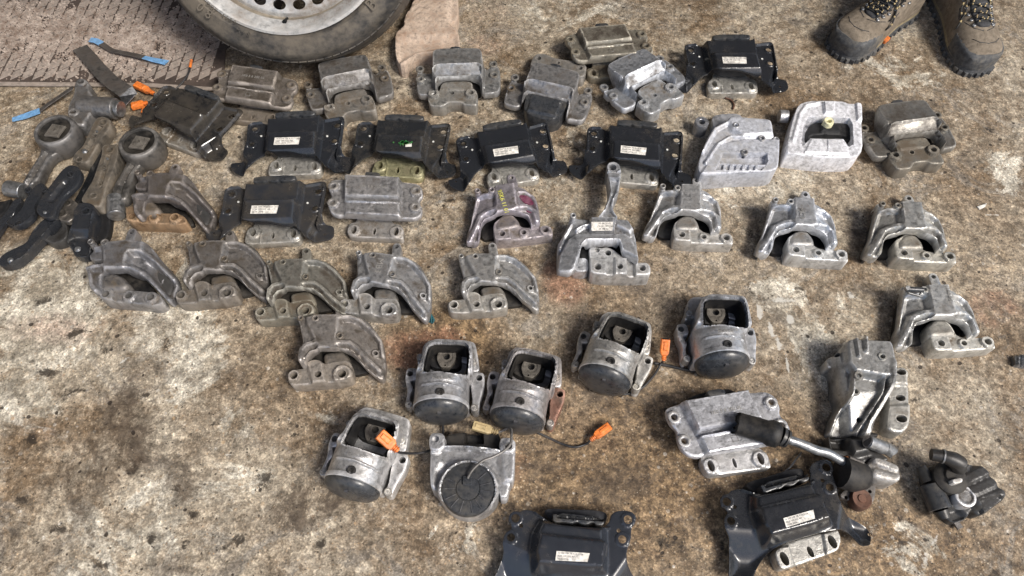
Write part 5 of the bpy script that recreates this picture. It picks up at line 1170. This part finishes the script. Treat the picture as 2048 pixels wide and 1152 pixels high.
# ---------------------------------------------------------------- engine mount lying on its side, right
f4 = 2048/748
T = Tr(1300, 650, f4, 1740, 770); r = root("engine_mount", (*U(1740, 770), 0)); h = .06
body = T.P([(1040, 165), (1060, 105), (1150, 82), (1175, 95), (1260, 95), (1305, 110), (1320, 160), (1340, 220), (1335, 320), (1300, 410), (1262, 480), (1245, 588), (1150, 575), (1020, 560), (1035, 480), (1075, 400), (1050, 350), (1042, 250), (1030, 212), (1000, 205), (993, 165), (1010, 148)], h)
fe = [('poly', T.P([(1060, 90), (1320, 100), (1335, 210), (1330, 290), (1285, 300), (1110, 270), (1070, 220)], h), None, .070, .010, 'set'),
      ('line', T.P([(1320, 220), (1315, 330), (1270, 420), (1215, 520), (1200, 580)], h), .005, .072, .006, 'max'), ('line', T.P([(1275, 290), (1262, 380), (1190, 500), (1150, 570)], h), .0028, .066, .005, 'max'),
      ('line', T.P([(1110, 270), (1105, 380), (1050, 470), (1030, 550)], h), .003, .066, .005, 'max'), ('line', T.P([(1160, 95), (1165, 160)], h), .003, .078, .004, 'max'), ('line', T.P([(1110, 100), (1125, 190)], h), .003, .076, .004, 'max')]
hs = [(T.p(1265, 180, .07), .0032, .012), (T.p(1137, 280, .07), .0040, .012), (T.p(1127, 360, .06), .0040, .012), (T.p(1127, 530, .03), .0046, .02), (T.p(1026, 172, .05), .0036, .02)]
def post(X, z):
    y0 = T.p(1150, 360, h)[1]; d = np.clip((y0-X[:, 1])/.075, 0, 1); x0 = T.p(1050, 200, h)[0]
    return np.maximum(z-.026*d**1.1-.02*np.clip((x0-X[:, 0])/.01, 0, 1), .012)
MB().hf(body, .054, fe, hs, bottom=0, step=.003, er=.003, post=post).build("arch_body", ALU, r)
for (c_, rr_, _), z in zip(hs[:3], (.070, .068, .054)):
    b = MB(); bossring(b, c_, z, .0040, .0075, .0025); b.build("bolt_boss", ALU2, r)
k = .034
br = T.P([(1300, 290), (1345, 235), (1400, 232), (1428, 260), (1420, 310), (1435, 340), (1435, 540), (1390, 592), (1330, 580), (1302, 560), (1312, 470), (1330, 400), (1300, 350)], k)
MB().hf(br, .032, [('poly', T.P([(1320, 320), (1440, 330), (1440, 430), (1325, 440)], k), None, .027, .006, 'set')], [(T.p(1385, 262, k), .0085, .02, .0055), (T.p(1387, 395, k), .0088, .1, .0058), (T.p(1385, 512, k), .0095, .1, .0068)], bottom=0, step=.003, er=.004).build("drilled_bracket", ALU2, r)
MB().hf(T.P([(1010, 560), (1250, 585), (1240, 615), (1000, 590)], .01), .012, [], step=None).build("base_web", RUB, r)
done(r, "engine mount standing on its side with a slotted bracket, above the pump at right", CC, GC, (.80, .80, .77), .46)

# ================================================================== ring arms, links and levers, left
def ring_arm(T, cen, rx, arm, bush, tint, label):
    r = root("torque_arm", (*T.o, 0)); H0 = .052
    c = T.p(*cen, H0); R = abs(T.p(cen[0]+rx, cen[1], H0)[0]-c[0])
    MB().lathe([(R*1.0, 0), (R*1.08, .004), (R*1.13, .025), (R*1.10, .044), (R*1.04, .051), (R*.97, .053), (R*.86, .052), (R*.84, .048), (R*.84, .02)], 56, Matrix.Translation((*c, 0))).build("eye_ring", ALU, r, sharp=50)
    MB().lathe([(R*.85, .040), (R*.84, .046), (R*.55, .044), (R*.2, .036), (0, .035)], 40, Matrix.Translation((*c, 0))).build("rubber_bush", RUB, r)
    a = math.radians(-8); q = MB(); sq = [(c[0]+(x*math.cos(a)-y*math.sin(a)), c[1]+(x*math.sin(a)+y*math.cos(a))) for x, y in ((-.016, -.016), (.014, -.016), (.018, .014), (-.012, .016))]
    MB().hf(sq, .0500, [('poly', circ(c, .006, 16), None, .0515, .002, 'set')], [(c, .0030, .006)]+[((c[0]+dx, c[1]+dy), .0016, .004) for dx, dy in ((.010, .008), (-.010, -.006), (.009, -.009))], bottom=.045, step=.004, er=.0008, rnd=0).build("insert_plate", INS, r)
    P = T.P(arm, .032)
    ctr = [((P[i][0]+P[-1-i][0])/2, (P[i][1]+P[-1-i][1])/2) for i in range(len(P)//2)]
    MB().hf(P, .030, [('line', ctr, .003, .024, .006, 'set')], bottom=.006, step=.004, er=.005).build("arm", ALU, r)
    b0, b1, br_ = bush
    p0, p1 = T.p(*b0, .02), T.p(*b1, .02)
    MB().cyl((*p0, .020), (*p1, .020), br_, 24).build("small_bush", STL, r, bevel=.002)
    return done(r, label, "torque arm", "torque arms with rubber ring eyes", tuple(q*.55 for q in tint), .50)
T = Tr(0, 220, 4, 110, 290)
ring_arm(T, (430, 155), 150, [(300, 240), (320, 330), (255, 430), (190, 530), (165, 580), (235, 600), (300, 545), (350, 440), (400, 360), (560, 290)], ((60, 625), (190, 650), .017), (.50, .49, .48), "torque arm with rubber ring eye, furthest left, its stem running down left")
T = Tr(0, 220, 4, 270, 320)
ring_arm(T, (1105, 250), 150, [(985, 330), (1010, 400), (960, 500), (895, 600), (880, 700), (1000, 720), (1040, 600), (1075, 480), (1130, 420), (1240, 370)], ((925, 700), (930, 850), .017), (.50, .48, .45), "torque arm with rubber ring eye right of the other, beside the dark brown engine mount")
def link(T, pts, hgt, holes, label, name="link_bar", mat=ALU2, cat="link bar", grp="flat bracket bars heaped at the left edge", tint=(.40, .37, .33), z0=.0, bosses=(), thick=None, feats=(), part="bar"):
    r = root(name, (*T.o, 0))
    P = T.P(pts, hgt)
    fe = list(feats)
    MB().hf(P, hgt, fe, [(T.p(x, y, hgt), q, .1) for x, y, q in holes], bottom=z0, thick=thick, step=.004, er=.0025).build(part, mat, r)
    for x, y, q in bosses:
        b = MB(); b.lathe([(0, hgt+.003), (q*.6, hgt+.0025), (q, hgt-.001)], 16, Matrix.Translation((*T.p(x, y, hgt), 0))); b.build("rivet", STL, r)
    for x, y, q in holes:
        b = MB(); bossring(b, T.p(x, y, hgt), hgt, q*1.05, q*1.7, .0012); b.build("hole_collar", mat, r)
    return done(r, label, cat, grp, tint, .52 if mat is ALU2 else .36)
T = Tr(0, 220, 4, 170, 300)
cl = lambda pts, w_, h_, z_: ('line', T.P(pts, h_), w_, z_, .005, 'set')
link(T, [(770, 60), (830, 48), (888, 75), (880, 140), (840, 190), (790, 270), (750, 340), (700, 420), (640, 420), (570, 400), (600, 340), (660, 290), (700, 200), (740, 110)], .034, [(825, 98, .0065), (752, 215, .004), (635, 395, .005)], "slim drilled grey bar slanting down from the small bearing bracket", bosses=[(675, 330, .006), (775, 170, .003)], feats=[cl([(805, 130), (690, 330)], .003, .034, .028)], z0=.006)
link(T, [(815, 290), (850, 270), (945, 280), (950, 330), (930, 420), (890, 520), (850, 620), (820, 740), (790, 780), (690, 760), (640, 720), (690, 640), (740, 560), (780, 440), (810, 360)], .040, [(875, 318, .0065), (830, 460, .004), (795, 600, .0035), (745, 685, .005)], "ribbed drilled grey bar between the two ring arms", bosses=[(860, 390, .003)], feats=[cl([(870, 360), (800, 600)], .003, .04, .033)], z0=.008)
# black levers
HB = dict(name="black_lever", mat=BLK, cat="lever", grp="black steel levers in the heap at the left", tint=(2.0, 2.0, 2.02), part="plate")
link(T, [(500, 470), (560, 434), (625, 448), (655, 510), (630, 580), (570, 640), (500, 700), (455, 780), (440, 840), (380, 866), (310, 842), (282, 800), (310, 720), (370, 640), (430, 560)], .052, [(560, 515, .0055), (355, 640, .003)], "short black lever with rounded ends lying on top of the heap", z0=.040, bosses=[(360, 820, .004)], feats=[('line', T.P([(520, 590), (420, 720)], .05), .006, .046, .006, 'set')], **HB)
link(T, [(270, 760), (285, 820), (265, 870), (190, 930), (110, 946), (55, 922), (52, 885), (110, 850), (170, 790), (200, 710), (260, 620), (320, 575), (370, 600), (330, 680)], .036, [(145, 905, .005), (225, 640, .004)], "black lever with a turned up rim reaching left under the short one", z0=.026, feats=[('line', T.P([(62, 912), (120, 940), (190, 922), (270, 850)], .036), .0016, .042, .0025, 'set')], **HB)
link(T, [(600, 780), (630, 742), (700, 735), (755, 760), (762, 830), (735, 920), (722, 1020), (705, 1100), (675, 1140), (620, 1152), (562, 1136), (538, 1080), (555, 980), (585, 880)], .042, [(688, 808, .006)], "black lever with one oval hole, upright in the middle of the heap", z0=.010, bosses=[(620, 1112, .0062)], feats=[('poly', T.P([(540, 1000), (740, 1000), (720, 1180), (520, 1180)], .03), None, .026, .016, 'set'), ('line', T.P([(600, 800), (565, 960), (548, 1080)], .04), .0015, .046, .003, 'max'), ('line', T.P([(755, 800), (722, 960), (705, 1080)], .04), .0015, .046, .003, 'max')], **HB)
link(T, [(455, 850), (480, 870), (410, 960), (320, 1060), (240, 1150), (150, 1225), (60, 1255), (0, 1250), (-30, 1215), (20, 1150), (110, 1105), (210, 1060), (245, 980), (320, 890), (400, 840)], .030, [], "long curved black lever lowest in the heap, pale pin at its end", z0=.014, bosses=[(82, 1200, .0065)], feats=[('line', T.P([(480, 868), (400, 965), (300, 1075), (200, 1185), (80, 1248)], .030), .0018, .038, .003, 'set')], **HB)
link(T, [(180, 700), (150, 780), (90, 850), (40, 900), (-10, 980), (-60, 1060), (-100, 1060), (-60, 960), (0, 860), (60, 790), (110, 710)], .020, [], "thin curved black lever nearest the left edge below the first ring arm", z0=.008, feats=[('line', T.P([(185, 720), (110, 840), (30, 930), (-60, 1060)], .02), .0014, .026, .0025, 'set')], **HB)
link(T, [(-60, 740), (60, 720), (90, 700), (60, 790), (0, 850), (-80, 900)], .012, [], "dark oily plate scrap at the left edge beneath the thin lever", name="oily_plate", mat=RUB, cat="plate", grp=None, tint=(.8, .8, .8), z0=.0, part="plate_body")
link(T, [(440, 870), (530, 900), (545, 1000), (500, 1050), (420, 1070), (345, 1040), (335, 980), (380, 900)], .024, [], "dull grey round cup under the black levers", name="grey_cup", mat=DRK, cat="cup", grp=None, tint=(1, 1, 1), z0=.0, part="shell", feats=[('disc', T.p(430, 950, .02), .016, .012, .004, 'set')])
link(T, [(470, 720), (560, 700), (640, 760), (600, 860), (540, 900), (470, 880), (430, 800)], .030, [(535, 740, .006), (500, 825, .006)], "brownish drilled end plate sticking out below the short black lever", name="end_plate", mat=ALU, cat="plate", grp=None, tint=(.42, .38, .33), z0=.018, part="plate_body")
link(T, [(770, 700), (850, 690), (890, 860), (870, 1000), (820, 1050), (750, 1040), (745, 900)], .014, [], "dark scorched plate under the second ring arm", name="dark_plate", mat=RUB, cat="plate", grp=None, tint=(1, 1, 1), z0=.0, part="plate_body")
link(T, [(740, 420), (790, 310), (830, 300), (800, 400), (760, 500), (720, 600), (660, 700), (600, 780), (560, 860), (530, 940), (510, 940), (570, 760), (660, 600)], .018, [], "black flat strap running down between the two drilled bars", name="black_strap", mat=BLK, cat="strap", grp=None, tint=(1, 1, 1), z0=.0, part="strip")
# small bearing bracket
T = Tr(0, 0, 4, 185, 205); r = root("bearing_bracket", (*T.o, 0)); h = .04
MB().hf(T.P([(590, 660), (610, 632), (660, 622), (705, 645), (708, 720), (740, 755), (760, 830), (700, 930), (660, 1000), (600, 990), (530, 920), (540, 830), (585, 750)], h), .038, [('disc', T.p(648, 655, h), .011, .041, .002, 'max'), ('disc', T.p(586, 895, h), .011, .041, .002, 'max')], [(T.p(648, 658, h), .0068, .02, .005), (T.p(586, 898, h), .0068, .02, .005)], bottom=0, step=.004, er=.004).build("flange", ALU, r)
p0, p1 = T.p(650, 850, .03), T.p(930, 870, .03)
MB().cyl((*p0, .030), (*p1, .030), .023, 32).build("barrel", ALU, r, bevel=.002)
p2 = T.p(970, 875, .03); MB().tube([(*p1, .030), (p1[0]+.002, p1[1], .030), (*p2, .030)], [.016, .0175, .0175], 20).build("end_collar", STL, r, bevel=.001)
done(r, "small grey bearing bracket with horizontal barrel, above the ring arms", "bearing bracket", None, (.50, .49, .48), .50)

# ================================================================== straps
BLU = worn("blue_strap_paint", (.17, .36, .62), (.10, .10, .10), 0, .4, tinted=False, dirt_amt=.36, edge=0)
def ribbon(mb, pts, width, thick=.0018, tilt=0.0, wk=1.3):
    """flat metal strip swept along 3-D points; width lies level, tilted by tilt"""
    P = [Vector(p) for p in pts]; vs = []; fs = []; n = len(P)
    for i, p in enumerate(P):
        t_ = (P[min(i+1, n-1)]-P[max(i-1, 0)]).normalized(); s_ = t_.cross(Vector((0, 0, 1))).normalized(); u_ = s_.cross(t_).normalized()
        s2 = s_*math.cos(tilt)+u_*math.sin(tilt); u2 = u_*math.cos(tilt)-s_*math.sin(tilt)
        w_ = (width[i] if isinstance(width, (list, tuple)) else width)*wk
        for a, b_ in ((-1, 0), (1, 0), (1, 1), (-1, 1)): vs.append(p+s2*a*w_/2+u2*b_*thick)
    for i in range(n-1):
        for k_ in range(4): l_ = (k_+1) % 4; fs.append((i*4+k_, i*4+l_, (i+1)*4+l_, (i+1)*4+k_))
    fs += [(3, 2, 1, 0), ((n-1)*4, (n-1)*4+1, (n-1)*4+2, (n-1)*4+3)]
    return mb.add(vs, fs)
def world_strip(name, segs, label, cat, group=None):
    """segs: list of (part name, material, px points with heights, width)"""
    x0, y0, _ = segs[0][2][0]; o = U(x0, y0, 0); r = root(name, (*o, 0), label, cat, group)
    for nm, mat, pts, wd_, tl in segs:
        P = [(U(x, y, z)[0]-o[0], U(x, y, z)[1]-o[1], z) for x, y, z in pts]
        Q = chaikin([(p[0], p[1]) for p in P], 0, False)
        ribbon(MB(), P, wd_, .0018, tl)
        mb = MB(); ribbon(mb, P, wd_, .0018, tl); mb.build(nm, mat, r, bevel=.0004)
    return r
world_strip("strap", [("blue_end", BLU, [(180, 80, .018), (192, 82, .016), (203, 88, .012)], .013, .2), ("strap_body", GST, [(203, 88, .012), (214, 96, .010), (224, 102, .010), (255, 108, .014), (288, 115, .016)], .012, .3), ("blue_tip", BLU, [(286, 115, .016), (310, 121, .014), (334, 126, .012)], [.010, .013, .015], .3)], "flat steel strap with blue painted ends lying on the patterned plate", "strap", "blue tipped steel straps")
world_strip("strap", [("blue_end", BLU, [(25, 240, .006), (50, 233, .006), (80, 222, .008)], [.010, .014, .014], .1), ("strap_body", GST, [(80, 222, .008), (100, 207, .012), (122, 192, .018), (146, 176, .024)], .012, .3)], "flat steel strap with blue end pointing left, its other end behind the bearing bracket", "strap", "blue tipped steel straps")
world_strip("curved_clamp", [("band", GST, [(160, 96, .010), (175, 112, .012), (195, 136, .018), (218, 160, .026), (240, 176, .034), (252, 184, .034)], [.026, .026, .027, .028, .029, .029], .15), ("turned_end", STL, [(250, 182, .034), (257, 190, .029), (256, 199, .020), (243, 201, .012)], .029, 0)], "wide bent steel clamp strip leaning across the plate edge", "clamp")

# ================================================================== connectors and cables
def V3(px, py, z): return Vector((*U(px, py, z), z))
def smooth(P, n=5):
    P = [Vector(p) for p in P]; out = []
    for i in range(len(P)-1):
        a, b_, c_, d_ = P[max(i-1, 0)], P[i], P[i+1], P[min(i+2, len(P)-1)]
        for k_ in range(n):
            t_ = k_/n; out.append(.5*((2*b_)+(-a+c_)*t_+(2*a-5*b_+4*c_-d_)*t_*t_+(-a+3*b_-3*c_+d_)*t_**3))
    return out+[P[-1]]
def connector(tip, tail, path, label, mat=ORG, w_=.013, group="orange plug connectors on black cables", h_=.010, name="plug_cable", open_=False, cab=None, cr=.0022):
    a, b_ = V3(*tip), V3(*tail); r = root(name, (a.x, a.y, 0), label, "cable plug", group); o = Vector((a.x, a.y, 0)); a = a-o; b_ = b_-o
    d = (b_-a); L_ = d.length; d.normalize(); s_ = d.cross(Vector((0, 0, 1))).normalized(); u_ = s_.cross(d)
    M = Matrix(((d.x, s_.x, u_.x, a.x), (d.y, s_.y, u_.y, a.y), (d.z, s_.z, u_.z, a.z), (0, 0, 0, 1)))
    sh = MB(); sh.hf([(0, -w_/2), (L_*.62, -w_/2), (L_*.74, -w_*.34), (L_*.74, w_*.34), (L_*.62, w_/2), (0, w_/2)], h_, [('poly', [(L_*.1, -w_*.2), (L_*.5, -w_*.2), (L_*.5, w_*.2), (L_*.1, w_*.2)], None, h_+.0018, .0015, 'set')], bottom=-.0, step=.003, er=.001, rnd=0, M=M)
    pl_ = sh.build("plug_housing", mat, r)
    cv = MB()
    for q0 in (.74, .82, .90): cv.add(*(lambda m_: (m_.v, m_.f))(MB().lathe([(w_*.20, 0), (w_*.33, .0008), (w_*.33, L_*.05), (w_*.20, L_*.055)], 14, M @ Matrix.Translation((L_*q0, 0, h_*.5)) @ Matrix.Rotation(math.radians(90), 4, 'Y'))))
    cv.tube([M @ Vector((L_*.70, 0, h_*.5)), M @ Vector((L_*1.0, 0, h_*.5))], w_*.20, 10)
    cv.build("plug_boot", mat, pl_)
    b2_ = MB().box((-.0004, 0, h_*.5), (.002, w_*.7, h_*.6), 0, M); b2_.build("plug_socket", RUB if not open_ else RST, pl_)
    e = M @ Vector((L_*.98, 0, h_*.5))
    P = [e]+[V3(*p)-o for p in path]
    MB().tube(smooth(P), cr, 8).build("cable", cab or CAB, r, sharp=0)
    return r
connector((273, 172, .012), (310, 190, .010), [(316, 196, .006), (340, 188, .006), (362, 168, .010), (376, 148, .014), (380, 132, .018)], "orange plug on a black cable, upper of the two on the left, cable curling up", w_=.015)
connector((266, 216, .006), (298, 208, .008), [(304, 203, .008), (330, 196, .008), (372, 182, .008), (405, 186, .010)], "orange plug on a black cable, lower one beside the battered mount", w_=.015)
MB_ = MB(); MB_.cyl(tuple(V3(380, 135, .018)), tuple(V3(383, 120, .020)), .003, 8); o = MB_.build("orange_cable_sleeve", ORG); tag(o, "short orange sleeve at the upper end of the curling black cable", "cable sleeve")
connector((290, 230, .004), (296, 214, .006), [(310, 204, .006), (340, 203, .006), (378, 208, .012)], "small half hidden orange plug under the lower left plug", w_=.011, name="plug_cable")
connector((757, 868, .090), (795, 902, .074), [(800, 905, .072), (825, 907, .045), (850, 904, .030), (866, 898, .020), (884, 885, .010), (886, 850, .008), (884, 830, .010)], "bright orange plug lying over the window of the lowest left hydraulic mount", w_=.019, h_=.014, open_=True)
connector((1219, 853, .012), (1180, 882, .008), [(1172, 888, .004), (1150, 894, .004), (1125, 888, .004), (1090, 872, .004), (1055, 856, .008), (1035, 845, .016)], "orange plug with open end on a cable trailing right of the hydraulic mounts", w_=.014, open_=True)
connector((1330, 677, .034), (1326, 720, .012), [(1322, 728, .008), (1308, 750, .006), (1285, 775, .006), (1255, 788, .006), (1230, 784, .008), (1205, 772, .012)], "standing orange plug between two hydraulic mounts, cable looping left", w_=.015, h_=.013)
connector((945, 852, .036), (996, 867, .030), [(1004, 862, .034), (1020, 856, .045), (1023, 870, .062), (1018, 893, .072), (990, 912, .076), (965, 922, .078), (945, 940, .078), (935, 957, .073)], "beige plug whose cable runs onto the round ribbed cap", mat=BEI, group=None, w_=.015, cab=worn("grey_cable_sheath", (.20, .19, .18), (.05, .045, .04), .2, .35, tinted=False, dirt_amt=.45, edge=0))
P = smooth([V3(1308, 726, .004), V3(1340, 732, .004), V3(1380, 741, .004), V3(1430, 745, .005), V3(1470, 738, .008)]); o = MB().tube(P, .0030, 8).build("loose_cable", CAB, sharp=0); tag(o, "thick black cable lying in front of the upright silver hydraulic mount", "cable")
P = smooth([V3(345, 178, .004), V3(380, 182, .005), V3(412, 188, .006)]); o = MB().tube(P, .0022, 8).build("cable_offcut", CAB, sharp=0); tag(o, "short black cable offcut at the lower edge of the patterned plate", "cable")

# ================================================================== pump with pipe, lower right
def chunk(mb, c, R, z0, z1, seed, n=9):
    rr_ = random.Random(seed); P = [(c[0]+R*rr_.uniform(.65, 1.05)*math.cos(6.283*i/n), c[1]+R*rr_.uniform(.65, 1.05)*math.sin(6.283*i/n)) for i in range(n)]
    mb.hf(P, z1, [('disc', (c[0]+R*rr_.uniform(-.4, .4), c[1]+R*rr_.uniform(-.4, .4)), R*.3, z1+R*rr_.uniform(-.25, .25), R*.15, 'set') for _ in range(3)], bottom=z0, step=.003, er=.003, rnd=1)
T = Tr(1640, 840, 5.01, 1740, 940); r = root("oil_pump", (*T.o, 0)); pz = .04
def c3(x, y, z): return (*T.p(x, y, z), z)
MB().hf(T.P([(85, 150), (130, 185), (290, 175), (450, 175), (470, 260), (620, 330), (700, 390), (640, 420), (520, 390), (400, 450), (260, 380), (160, 330), (100, 280)], .035), .034, [('poly', T.P([(280, 190), (440, 190), (500, 320), (330, 360)], .04), None, .046, .010, 'set'), ('poly', T.P([(100, 190), (250, 200), (240, 300), (120, 290)], .03), None, .022, .008, 'set')], bottom=0, step=.003, er=.003).build("pump_body", DRK, r)
MB().hf(T.P([(480, 430), (520, 375), (600, 380), (740, 430), (800, 500), (800, 600), (740, 640), (600, 620), (540, 590), (460, 560)], .04), .040, [('line', T.P([(560, 420), (740, 490)], .04), .007, .047, .008, 'max'), ('line', T.P([(560, 540), (770, 590)], .04), .008, .046, .010, 'max')], bottom=0, step=.003, er=.004).build("valve_block", ALU2, r)
MB().tube([c3(475, 215, .060), c3(560, 245, .052), c3(640, 280, .044)], [.011, .011, .011], 20).build("outlet_stub", STL, r, bevel=.001)
MB().tube([c3(474, 214, .0606), c3(484, 219, .0598)], .0085, 16).build("outlet_bore", INK, r)
MB().tube([c3(640, 270, .045), c3(700, 300, .034), c3(660, 350, .030)], [.010, .013, .009], 14).build("elbow", STL, r)
MB().tube([c3(210, 520, .050), c3(330, 560, .044), c3(430, 560, .038)], [.026, .026, .022], 20).build("housing_barrel", RUB, r)
MB().hf(T.P([(200, 745), (260, 690), (540, 630), (565, 680), (545, 820), (480, 830), (330, 810), (215, 780)], .024), .024, [], [(T.p(500, 716, .024), .003, .02), (T.p(262, 776, .024), .003, .02)], bottom=.012, step=.005, er=.002).build("end_flange", GST, r)
MB().lathe([(0, .034), (.006, .034), (.007, .032), (.015, .033), (.017, .030), (.017, .012)], 28, Matrix.Translation((*T.p(415, 790, .03), 0))).build("rusty_bushing", RST, r)
MB().lathe([(.0, .030), (.010, .030), (.012, .026), (.012, .0)], 20, Matrix.Translation((*T.p(200, 530, .03), 0))).build("bolt_head", STL, r)
# the long pipe and rubber hose end, fixed to the pump
pipe = smooth([c3(270, 430, .052), c3(200, 400, .056), c3(90, 335, .064), c3(-40, 300, .070), c3(-160, 250, .076), c3(-270, 210, .080), c3(-330, 190, .082)], 4)
MB().tube(pipe, .0075, 14).build("pipe", STL, r, sharp=0)
MB().tube([c3(260, 415, .052), c3(405, 470, .047)], [.0125, .0125], 6).build("hex_union", GST, r, bevel=.001)
MB().tube([c3(252, 420, .053), c3(240, 416, .0535)], [.0105, .0095], 16).build("copper_washer", worn("copper", (.55, .22, .10), (.2, .08, .04), .8, .3, tinted=False, dirt_amt=.3), r)
e0, e1 = Vector(c3(-330, 190, .082)), Vector(c3(-395, 160, .084))
MB().tube([e0, e0.lerp(e1, .3), e0.lerp(e1, .35), e0.lerp(e1, .55), e0.lerp(e1, .6), e1], [.015, .015, .0125, .0125, .016, .016], 20).build("hose_clamp", DRK, r)
h0, h1 = e1, Vector(c3(-820, 35, .078)); 
hs_ = MB().tube([h0, h0.lerp(h1, .06), h0.lerp(h1, .25), h0.lerp(h1, .35), h1], [.016, .021, .022, .019, .0185], 28, caps=False).build("hose_end", RUB, r, sharp=0)
rg = MB(); ax = (h1-h0).normalized(); sd_ = ax.cross(Vector((0, 0, 1))).normalized(); up_ = sd_.cross(ax); rr_ = random.Random(4); vs = []; fs = []
for i in range(28):
    q = 6.283*i/28; v = sd_*math.cos(q)+up_*math.sin(q); vs += [h1-ax*.002+v*.0185, h1+ax*rr_.uniform(.001, .009)+v*.0185, h1-ax*.03+v*.014]
for i in range(28): j = (i+1) % 28; fs += [(i*3, j*3, j*3+1, i*3+1), (i*3+1, j*3+1, j*3+2, i*3+2)]
fs.append(tuple(i*3+2 for i in range(28))); rg.add(vs, fs).build("torn_rim", RUB, hs_, sharp=0)
done(r, "oily pump whose long steel pipe ends in a black rubber hose", "pump", None, (1, 1, 1), .5)
# thin wire
o = MB().tube([V3(1602, 905, .004), V3(1580, 935, .012), V3(1566, 946, .010)], .0016, 6).build("bent_wire", STL, sharp=0); tag(o, "short bright bent wire between the hose pipe and the large black mount", "wire")

# second pump
T = Tr(1640, 840, 5.01, 1925, 965); r = root("oil_pump", (*T.o, 0))
MB().hf(T.P([(1100, 470), (1160, 430), (1270, 440), (1400, 480), (1430, 420), (1490, 395), (1540, 420), (1700, 560), (1800, 660), (1890, 730), (1860, 800), (1650, 960), (1560, 880), (1520, 980), (1400, 1010), (1280, 900), (1200, 760), (1120, 620)], .04), .028,
        [('line', T.P([(1460, 600), (1660, 500)], .05), .012, .050, .012, 'max'), ('line', T.P([(1560, 700), (1740, 620)], .05), .012, .046, .012, 'max'), ('line', T.P([(1640, 800), (1840, 720)], .05), .010, .044, .010, 'max'), ('poly', T.P([(1600, 800), (1800, 760), (1850, 800), (1660, 940)], .04), None, .036, .004, 'set'),
         ('poly', T.P([(1440, 410), (1560, 440), (1480, 540), (1420, 520)], .05), None, .050, .010, 'set'), ('poly', T.P([(1220, 900), (1420, 860), (1520, 960), (1400, 1010)], .04), None, .018, .010, 'set')], bottom=0, step=.003, er=.004).build("pump_body", DRK, r)
MB().lathe([(0, .056), (.012, .056), (.014, .052), (.022, .051), (.027, .046), (.028, .0)], 32, Matrix.Translation((*T.p(1340, 560, .055), 0))).build("pulley_hub", RUB, r)
MB().hf(circ(T.p(1460, 765, .045), .0175, 20), .046, [("disc", T.p(1460, 765, .045), .011, .0435, .003, "set")], bottom=0, step=.004, er=.003, rnd=0).build("valve_cap", ALU, r)
MB().tube([c3b for c3b in [(*T.p(1380, 480, .05), .05), (*T.p(1375, 430, .075), .078), (*T.p(1340, 400, .08), .080), (*T.p(1240, 365, .08), .080), (*T.p(1120, 340, .08), .078)]], [.013, .013, .013, .0105, .0095], 20).build("inlet_pipe", DRK, r)
MB().tube([(*T.p(1240, 365, .08), .080), (*T.p(1225, 361, .08), .0797)], [.0118, .0118], 20).build("pipe_collar", STL, r)
MB().tube([(*T.p(1010, 470, .028), .028), (*T.p(1090, 620, .028), .028)], [.008, .012], 16).build("plunger", DRK, r)
MB().tube([(*T.p(1100, 650, .026), .026), (*T.p(1210, 900, .026), .026)], [.018, .018], 28).build("solenoid", PLA, r, bevel=.001)
MB().tube([(*T.p(1212, 905, .026), .026), (*T.p(1250, 985, .024), .024)], [.012, .009], 20).build("solenoid_tip", DRK, r)
MB().box((*T.p(1340, 980, .01), .008), (.010, .036, .004), .38).build("metal_tab", GST, r, bevel=.0005)
MB().hf(T.P([(1300, 600), (1420, 580), (1420, 630), (1330, 650)], .06), .064, [], bottom=.04, step=None, er=.002).build("part_tag", ALU2, r)
done(r, "oily black and silver pump lying alone at the right edge", "pump", None, (1, 1, 1), .5)
# crumpled foil and small debris
b = MB(); rr_ = random.Random(8); P = [U(x, y) for x, y in [(2022, 716), (2044, 712), (2075, 716), (2075, 732), (2046, 738), (2024, 734)]]; o_ = P[0]
b.hf([(p[0]-o_[0], p[1]-o_[1]) for p in P], lambda x, y: .008+.006*math.sin(x*900+y*400)*math.cos(y*700), [], step=.002, er=.002, rnd=0); o = b.build("crumpled_foil", STL, loc=(*o_, 0)); tag(o, "crumpled scrap of silver foil at the right edge", "foil")
TEA = worn("teal_scrap", (.03, .16, .19), (.02, .05, .06), 0, .5, tinted=False, dirt_amt=.4, edge=0)
b = MB(); P = [U(x, y) for x, y in [(853, 632), (864, 630), (870, 640), (866, 648), (858, 645)]]; o_ = P[0]; b.hf([(p[0]-o_[0], p[1]-o_[1]) for p in P], lambda x, y: .004+.002*math.sin(x*1500), [], step=.002, er=.001, rnd=0); o = b.build("plastic_scrap", TEA, loc=(*o_, 0)); tag(o, "tiny teal plastic scrap right of the mount lettered MB3", "plastic scrap")
PAP = worn("white_scrap_paper", (.62, .60, .55), (.4, .36, .3), 0, .8, tinted=False, dirt_amt=.3, edge=0)
b = MB(); P = [U(x, y) for x, y in [(1953, 414), (1966, 410), (1973, 407), (1970, 414), (1958, 420)]]; o_ = P[0]; b.hf([(p[0]-o_[0], p[1]-o_[1]) for p in P], .0025, [], step=None, er=.0005, rnd=0); o = b.build("paper_scrap", PAP, loc=(*o_, 0)); tag(o, "tiny torn white scrap of paper on bare floor at right", "paper scrap")
o = MB().tube(smooth([V3(1450, 196, .003), V3(1462, 200, .003), V3(1468, 210, .003), V3(1466, 218, .003)]), .0022, 6).build("curved_offcut", RST, sharp=0); tag(o, "small curved rusty offcut below the pale bracket of the top black mount", "offcut")
